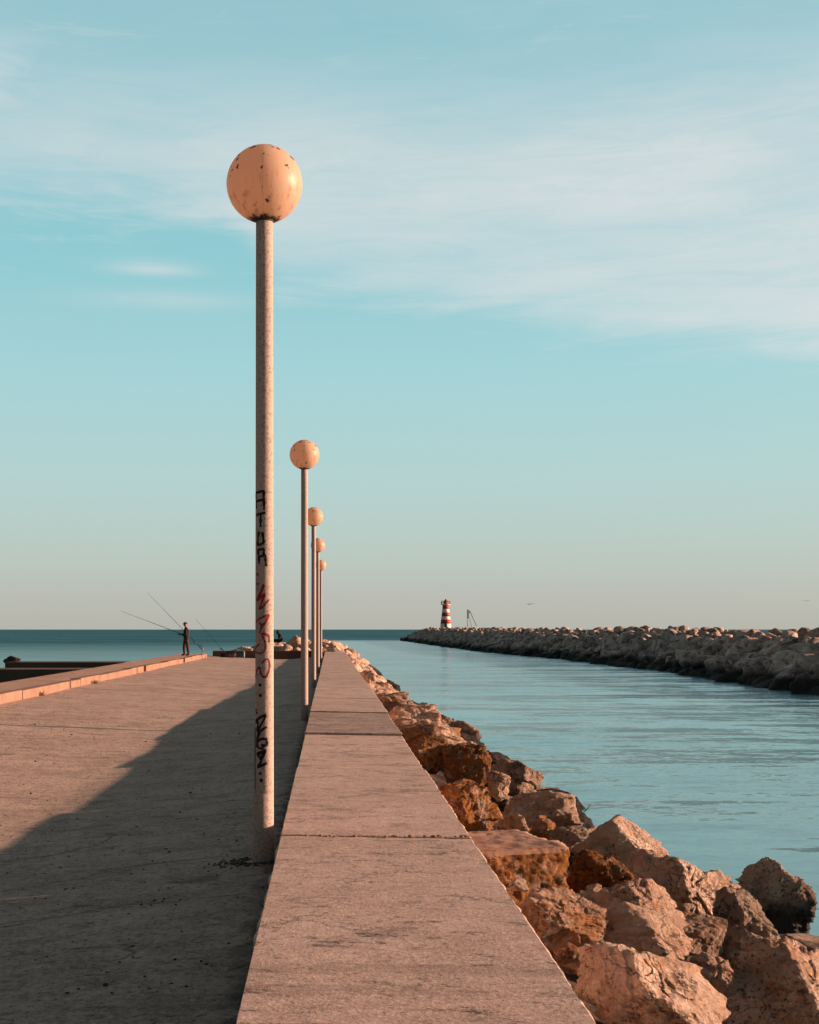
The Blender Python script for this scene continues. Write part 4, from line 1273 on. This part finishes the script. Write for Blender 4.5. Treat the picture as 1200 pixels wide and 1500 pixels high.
    bm = bmesh.new(); bm_tube(bm, [(-0.18, 0, hh + 0.10), (-0.03, 0, hh - 0.01), (0.05, 0, hh - 0.02)], 0.016, 8)
    obj_from_bm('cradle', bm, M['steel'], T2)

    # seated hunched person on the rubble
    Y2 = 76.5
    b = P(410.5, 941.5, Y2)
    T3 = empty('person', b, 'person in dark clothes sitting hunched on the rubble at the pier end', 'person')
    ch = [
        [(0.05, 0, 0.08, 0.175, 'pel'), (0.07, 0, 0.22, 0.19), (0.02, 0, 0.37, 0.20, 'chest'), (-0.04, 0, 0.46, 0.15), (-0.085, 0, 0.53, 0.075), (-0.125, 0, 0.585, 0.092, 'jaw'), (-0.135, 0, 0.65, 0.102), (-0.125, 0, 0.70, 0.075)],
        ['jaw', (-0.24, 0, 0.59, 0.016)], ['jaw', (-0.115, -0.10, 0.60, 0.017)], ['jaw', (-0.115, 0.10, 0.60, 0.017)],
        ['chest', (0.03, -0.18, 0.38, 0.07), (-0.06, -0.24, 0.22, 0.056), (-0.20, -0.18, 0.16, 0.045), (-0.30, -0.10, 0.19, 0.030, 'wr')],
        ['chest', (0.03, 0.18, 0.38, 0.07), (-0.06, 0.24, 0.22, 0.056), (-0.20, 0.18, 0.16, 0.045), (-0.30, 0.08, 0.20, 0.030, 'wl')],
        ['pel', (-0.02, -0.11, 0.06, 0.11), (-0.22, -0.13, 0.10, 0.09), (-0.40, -0.13, 0.12, 0.07), (-0.42, -0.13, -0.08, 0.06), (-0.42, -0.13, -0.28, 0.048), (-0.55, -0.13, -0.32, 0.036)],
        ['pel', (-0.02, 0.11, 0.06, 0.11), (-0.22, 0.13, 0.10, 0.09), (-0.42, 0.13, 0.12, 0.07), (-0.45, 0.13, -0.08, 0.06), (-0.45, 0.13, -0.28, 0.048), (-0.58, 0.13, -0.32, 0.036)],
    ]
    ch += hand('wr', (-0.30, -0.10, 0.19), (-0.9, 0.2, 0), (0, 0, 1), (0, -1, 0))
    ch += hand('wl', (-0.30, 0.08, 0.20), (-0.9, -0.2, 0), (0, 0, 1), (0, 1, 0))
    def mf2(c):
        if c.x < -0.315 and 0.12 < c.z < 0.3 and abs(c.y) < 0.12: return 1
        return 0
    me = skin_body('body', ch, [M['jacket'], M['skin']], mf2)
    obj_from_me('body', me, None, T3)
    bm = bmesh.new()
    bmesh.ops.create_uvsphere(bm, u_segments=16, v_segments=10, radius=0.115, matrix=Matrix.Translation((-0.125, 0, 0.65)) @ Matrix.Diagonal((1.0, 0.95, 0.85, 1)))
    bmesh.ops.delete(bm, geom=[v for v in bm.verts if v.co.x < -0.20 and v.co.z < 0.68], context='VERTS')
    obj_from_bm('hood', bm, M['jacket'], T3)


def gear():
    Yg = 71.8
    z0 = ground_z(-5.5, Yg) + 0.0
    # blue cool box
    c = P(352.5, 960, Yg)
    T = empty('cool_box', (c.x, Yg, z0), 'blue plastic box with a white side standing by the end wall', 'box')
    bm = bmesh.new(); bm_box(bm, (0, 0, 0.14), (0.40, 0.28, 0.28), 0, 0.02); obj_from_bm('body', bm, M['blue'], T)
    bm = bmesh.new(); bm_box(bm, (0, 0, 0.305), (0.42, 0.30, 0.05), 0, 0.015); obj_from_bm('lid', bm, M['blue'], T)
    bm = bmesh.new(); bm_box(bm, (0.215, 0, 0.17), (0.03, 0.26, 0.32), 0, 0.008); obj_from_bm('side_panel', bm, M['whiteplastic'], T)
    bm = bmesh.new(); bm_tube(bm, [(-0.18, 0, 0.30), (-0.17, 0, 0.40), (0.17, 0, 0.40), (0.18, 0, 0.30)], 0.010, 8); obj_from_bm('handle', bm, M['whiteplastic'], T)
    # bag
    c = P(337, 960, Yg)
    T = empty('fishing_bag', (c.x, Yg, z0), 'mottled brown bag lying left of the blue box by the end wall', 'bag')
    p, Fc = rock_verts(5, 901, (0.72, 0.36, 0.36), planes=8, rough=0.6)
    p[:, 2] = np.maximum(p[:, 2], -0.15) + 0.15
    obj_from_me('body', mesh_from('bag', p, Fc), M['bag'], T)
    bm = bmesh.new(); bm_tube(bm, [(-0.25, -0.05, 0.26), (-0.12, -0.06, 0.36), (0.10, -0.06, 0.36), (0.24, -0.05, 0.26)], 0.014, 8); obj_from_bm('handle', bm, M['bagstrap'], T)
    bm = bmesh.new(); bm_box(bm, (0.02, -0.17, 0.13), (0.34, 0.06, 0.16), 0, 0.02); obj_from_bm('pocket', bm, M['bag'], T)
    # small black tackle pouch
    c = P(325.5, 960, Yg)
    T = empty('tackle_pouch', (c.x, Yg, z0), 'small black pouch at the left end of the bag', 'pouch')
    bm = bmesh.new(); bm_box(bm, (0, 0, 0.11), (0.20, 0.18, 0.22), 0.2, 0.04, 3); obj_from_bm('body', bm, M['shoe'], T)
    bm = bmesh.new(); bm_box(bm, (0, -0.02, 0.235), (0.17, 0.16, 0.03), 0.2, 0.012); obj_from_bm('flap', bm, M['bagstrap'], T)
    # twigs on the bank
    for (a, b_, Yt, lab) in (((846, 1200), (866, 1178), 18.0, 'bare dark twig sticking out over the water beside the pointed boulder'), ((674, 1086), (678, 1060), 31.0, 'thin dry stalk standing above the small pale cube-like stone')):
        p0, p1 = P(*a, Yt), P(*b_, Yt)
        d = p1 - p0
        o = empty('twig', p0, lab, 'twig')
        bm = bmesh.new(); bm_tube(bm, [-d * 0.6, d * 0.3 + Vector((0.01, 0, 0.01)), d * 0.7, d], [0.007, 0.006, 0.005, 0.003], 6); obj_from_bm('stem', bm, M['twig'], o)
        bm = bmesh.new(); bm_tube(bm, [d * 0.5, d * 0.75 + Vector((0.05, 0, 0.02))], [0.004, 0.002], 6); obj_from_bm('side_shoot', bm, M['twig'], o)
    # birds
    for (px, py, Y, lab) in ((774.5, 885.5, 200, 'tiny dark bird, left one of the close pair over the breakwater'), (778.5, 885, 204, 'tiny dark bird, right one of the close pair over the breakwater'), (1181, 880.5, 190, 'lone tiny bird low in the sky at the far right')):
        c = P(px, py, Y)
        o = empty('bird', c, lab, 'bird', 'birds over the breakwater')
        bm = bmesh.new()
        bm_tube(bm, [(-0.20, 0, 0.02), (-0.10, 0, 0), (0.05, 0, 0), (0.16, 0, 0.03), (0.22, 0, 0.04), (0.27, 0, 0.03)], [0.015, 0.05, 0.06, 0.045, 0.035, 0.008], 8)
        b = obj_from_bm('body', bm, M['gull'], o)
        for sy in (-1, 1):
            bm = bmesh.new()
            V = [(0.10, 0.03 * sy, 0.03), (-0.06, 0.03 * sy, 0.03), (0.08, 0.25 * sy, 0.14), (-0.06, 0.25 * sy, 0.13), (-0.05, 0.55 * sy, 0.08), (-0.08, 0.54 * sy, 0.075)]
            vs = [bm.verts.new(v) for v in V] + [bm.verts.new((v[0], v[1], v[2] - 0.015)) for v in V]
            for a in (0, 2):
                bm.faces.new((vs[a], vs[a + 1], vs[a + 3], vs[a + 2])); bm.faces.new((vs[a + 6], vs[a + 8], vs[a + 9], vs[a + 7]))
                bm.faces.new((vs[a], vs[a + 2], vs[a + 8], vs[a + 6])); bm.faces.new((vs[a + 1], vs[a + 7], vs[a + 9], vs[a + 3]))
            obj_from_bm('wing', bm, M['gull'], o)
        o.rotation_euler = (0, 0, 1.1)


def weeds():
    """dry tufts and dirt where the pole meets the ground and along kerb and wall foot"""
    r2 = random.Random(13)
    def tuft(x, y, z, n, h, lab):
        bm = bmesh.new()
        for i in range(n):
            a = r2.uniform(0, 2 * PI); rr = r2.uniform(0, 0.07)
            b = Vector((rr * math.cos(a), rr * math.sin(a) * 1.2, -0.01))
            t = b + Vector((r2.uniform(-0.10, 0.10), r2.uniform(-0.10, 0.10), h * r2.uniform(0.4, 1)))
            bm_tube(bm, [b, (b + t) / 2 + Vector((0, 0, h * 0.15)), t], [0.003, 0.0025, 0.001], 4, False)
        o = obj_from_bm('weed_tuft', bm, M['straw'], None, True, (x, y, z))
        return tag(o, lab, 'weed', 'dry weed tufts')
    tuft(-6.55, 29.5, 0.0, 40, 0.14, 'dry weed tuft at the kerb foot nearest the left edge')
    tuft(-6.52, 36.0, 0.0, 60, 0.12, 'wide dry weed patch against the kerb further along')
    bm = bmesh.new()
    for i in range(420):
        a = r2.uniform(PI * 0.55, PI * 1.75); rr = 0.075 + abs(r2.gauss(0, 0.07))
        x, y = rr * math.cos(a) * 1.5 - 0.02, rr * math.sin(a)
        s = r2.uniform(0.002, 0.007)
        bmesh.ops.create_icosphere(bm, subdivisions=1, radius=s, matrix=Matrix.Translation((LX + x, YL[0] + y, ground_z(LX + x, 8) + s * 0.3)) @ Matrix.Rotation(r2.uniform(0, 3), 4, 'Z') @ Matrix.Diagonal((1.8, 1, 0.6, 1)))
    for i in range(420):
        y = r2.uniform(6.0, 20); x = -0.330 - abs(r2.gauss(0, 0.04))
        s = r2.uniform(0.002, 0.007)
        bmesh.ops.create_icosphere(bm, subdivisions=1, radius=s, matrix=Matrix.Translation((x, y, ground_z(x, y) + s * 0.3)) @ Matrix.Rotation(r2.uniform(0, 3), 4, 'Z') @ Matrix.Diagonal((1.8, 1, 0.6, 1)))
    o = obj_from_bm('dirt', bm, M['dirt'])
    tag(o, 'dark dirt and debris at the foot of the wall and the graffiti pole', 'dirt', kind='stuff')


def grit():
    r2 = random.Random(31)
    V0, F0 = ico(1)
    VV, FF, base = [], [], 0
    for i in range(1500):
        y = 5.5 + 20 * r2.random() ** 1.6; x = -0.45 - 7.0 * r2.random()
        if x < -6.4: continue
        sz = r2.uniform(0.0025, 0.008) * (1.8 if r2.random() < 0.05 else 1)
        p = V0 * np.array([sz * r2.uniform(1, 1.8), sz * r2.uniform(0.8, 1.4), sz * 0.7])
        a = r2.uniform(0, 6.28); ca, sa = math.cos(a), math.sin(a)
        p = np.stack([p[:, 0] * ca - p[:, 1] * sa, p[:, 0] * sa + p[:, 1] * ca, p[:, 2]], axis=1)
        q = perlin(np.array([[x * 0.45 + 3.1, y * 0.16 + 1.7, 0.5], [x * 1.2 + 9.1, y * 0.6, 2.5]]))
        fade = min(1.0, max(0.0, (-0.5 - x) / 1.0))
        VV.append(p + np.array([x, y, ground_z(x, y) + fade * (0.022 * q[0] + 0.008 * q[1]) + sz * 0.35])); FF.append(F0 + base); base += len(p)
    o = obj_from_me('grit', mesh_from('grit', np.vstack(VV), np.vstack(FF)), M['dirt'], None, False)
    tag(o, 'loose dark grit scattered over the walkway', 'grit', kind='stuff')


# ------------------------------------------------------------------ water
def build_water():
    bm = bmesh.new()
    R = 30000
    vs = [bm.verts.new((x, y, ZW)) for x, y in ((-R, -400), (R, -400), (R, R), (-R, R))]
    bm.faces.new(vs)
    o = obj_from_bm('water', bm, M['water'], None, False)
    tag(o, 'calm teal channel water opening into darker sea', 'water', kind='structure')


# ------------------------------------------------------------------ world, sun, camera
def build_world():
    w = bpy.data.worlds.new('World'); SC.world = w; w.use_nodes = True
    t = NT(w)
    for n in list(t.n): t.n.remove(n)
    out = t.n.new('ShaderNodeOutputWorld')
    bg = t.n.new('ShaderNodeBackground'); bg.inputs[1].default_value = SKY_STR
    t.l.new(bg.outputs[0], out.inputs[0])
    sky = t.n.new('ShaderNodeTexSky'); sky.sky_type = 'NISHITA'; sky.sun_disc = False
    sky.sun_elevation = SUN_EL
    sky.sun_rotation = PI / 2 - SUN_AZ
    sky.air_density = 1.0; sky.dust_density = 1.5; sky.ozone_density = 2.0
    d = t.add('ShaderNodeTexCoord').outputs['Generated']
    s = t.add('ShaderNodeSeparateXYZ', {0: d}).outputs
    el = t.math('ARCSINE', s[2])
    az = t.math('ARCTAN2', s[0], s[1])
    el01 = t.math('DIVIDE', t.math('MAXIMUM', el, 0.0), PI / 2)
    G = 1.0 / (SKY_STR * 2 ** EXPO)
    def c(r, g, b):
        f = lambda v: ((v / 255 + 0.055) / 1.055) ** 2.4 if v > 10 else v / 255 / 12.92
        return (f(r), f(g), f(b))
    base = t.ramp(el01, [(0.0, c(186, 185, 176)), (0.014, c(188, 190, 182)), (0.041, c(187, 203, 197)), (0.074, c(181, 211, 209)), (0.123, c(168, 213, 216)), (0.171, c(148, 206, 213)), (0.287, c(140, 195, 206)), (0.40, c(80, 112, 118)), (0.55, c(38, 46, 48)), (1.0, c(24, 26, 27))])
    # thin high cloud
    u = az
    vlo = t.add('ShaderNodeMapRange', {0: u, 1: -0.30, 2: 0.40, 3: 0.0, 4: 1.0}).outputs[0]
    vl = t.ramp(vlo, [(0.0, 0.325), (0.30, 0.318), (0.385, 0.262), (1.0, 0.205)], 'EASE')
    vc = t.add('ShaderNodeCombineXYZ', {0: u, 1: el, 2: 0.0}).outputs[0]
    nA = t.noise(t.mapping(vc, (3.0, 14.0, 1), (0, 0, 0.10)), 1.0, 6, 0.55, 0.5)
    nB = t.noise(t.mapping(vc, (6.0, 42.0, 1), (0, 0, 0.14), (3, 1, 0)), 1.0, 6, 0.6, 0.6)
    nC = t.noise(t.mapping(vc, (2.0, 5.0, 1), (0, 0, 0.2), (1.3, 0.4, 0)), 1.0, 4, 0.5, 0.2)
    h = t.math('SUBTRACT', el, vl)
    h = t.math('ADD', h, t.math('MULTIPLY', t.math('SUBTRACT', nB, 0.5), 0.09))
    edge = t.sstep(h, -0.030, 0.016)
    up = t.sstep(el, 0.32, 0.44, 1.0, 0.22)
    den = t.math('MULTIPLY', t.math('MULTIPLY', edge, up), t.sstep(nA, 0.25, 0.60, 0.72, 1.0))
    den = t.math('MULTIPLY', den, t.sstep(nC, 0.28, 0.6, 0.5, 1.0))
    den = t.math('MULTIPLY', den, t.sstep(nB, 0.36, 0.60, 0.86, 1.0))
    nD = t.noise(t.mapping(vc, (9.0, 60.0, 1), (0, 0, 0.16), (7, 3, 0)), 1.0, 8, 0.68, 0.9)
    den = t.math('MULTIPLY', den, t.sstep(nD, 0.34, 0.58, 0.84, 1.04))
    # small bright streak left of the lamp, with a fainter one below
    def blob(a0, e0, wa, we, k):
        a = t.math('DIVIDE', t.math('SUBTRACT', u, a0), wa); e = t.math('DIVIDE', t.math('SUBTRACT', el, e0), we)
        q = t.math('ADD', t.math('MULTIPLY', a, a), t.math('MULTIPLY', e, e))
        return t.math('MULTIPLY', t.math('MULTIPLY', t.math('EXPONENT', t.math('MULTIPLY', q, -1.0)), t.sstep(nB, 0.3, 0.6, 0.4, 1.0)), k)
    den = t.math('MAXIMUM', den, blob(-0.135, 0.270, 0.035, 0.0055, 0.75))
    den = t.math('MAXIMUM', den, blob(-0.13, 0.247, 0.07, 0.007, 0.35))
    den = t.math('MAXIMUM', den, blob(-0.26, 0.392, 0.08, 0.030, 0.8))
    den = t.math('MAXIMUM', den, t.math('MULTIPLY', t.math('MULTIPLY', t.sstep(nD, 0.50, 0.66), t.sstep(el, 0.24, 0.32)), 0.30))
    den = t.math('MINIMUM', t.math('MULTIPLY', den, 0.97), 1.0)
    col = t.mix(den, base, c(219, 225, 225))
    # warm glow around the low sun, and a dimmer sky behind
    sd = (math.cos(SUN_EL) * math.cos(SUN_AZ), math.cos(SUN_EL) * math.sin(SUN_AZ), math.sin(SUN_EL))
    dt = t.add('ShaderNodeVectorMath', {0: d, 1: sd}, operation='DOT_PRODUCT').outputs['Value']
    gl = t.math('POWER', t.math('MAXIMUM', dt, 0.0), 6.0)
    col = t.mix(t.math('MULTIPLY', gl, 0.4), col, (0.9, 0.52, 0.28))
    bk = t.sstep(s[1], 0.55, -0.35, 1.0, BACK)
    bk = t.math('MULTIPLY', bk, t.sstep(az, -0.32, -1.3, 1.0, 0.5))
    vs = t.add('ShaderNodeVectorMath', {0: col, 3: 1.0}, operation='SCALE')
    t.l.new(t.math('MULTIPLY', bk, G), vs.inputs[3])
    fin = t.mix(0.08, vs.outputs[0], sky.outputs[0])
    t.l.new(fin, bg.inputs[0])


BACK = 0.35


def build_light_cam():
    sd = Vector((math.cos(SUN_EL) * math.cos(SUN_AZ), math.cos(SUN_EL) * math.sin(SUN_AZ), math.sin(SUN_EL)))
    l = bpy.data.lights.new('sun', 'SUN'); l.energy = SUN_STR; l.angle = math.radians(0.5); l.color = SUN_COL
    o = bpy.data.objects.new('sun', l); COL.objects.link(o)
    o.rotation_euler = (-sd).to_track_quat('-Z', 'Y').to_euler()
    o.location = (20, -5, 12)
    cam = bpy.data.cameras.new('camera'); cam.sensor_width = 36; cam.lens = F / 1500 * 36
    cam.shift_x = (600 - CX) / 1500; cam.shift_y = (CY - 750) / 1500
    cam.clip_end = 60000; cam.clip_start = 0.05
    co = bpy.data.objects.new('camera', cam); COL.objects.link(co)
    co.location = (0, 0, HC); co.rotation_euler = (PI / 2, 0, 0)
    SC.camera = co
    vs = SC.view_settings
    vs.view_transform = 'Standard'; vs.look = 'None'; vs.exposure = EXPO; vs.gamma = 1; vs.use_curve_mapping = False


SUN_COL = (1.0, 0.63, 0.45)

build_mats()
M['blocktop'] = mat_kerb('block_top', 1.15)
build_quay()
build_wall()
build_lamps()
near_rocks()
far_breakwater()
angler()
gear()
weeds()
grit()
build_water()
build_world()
build_light_cam()
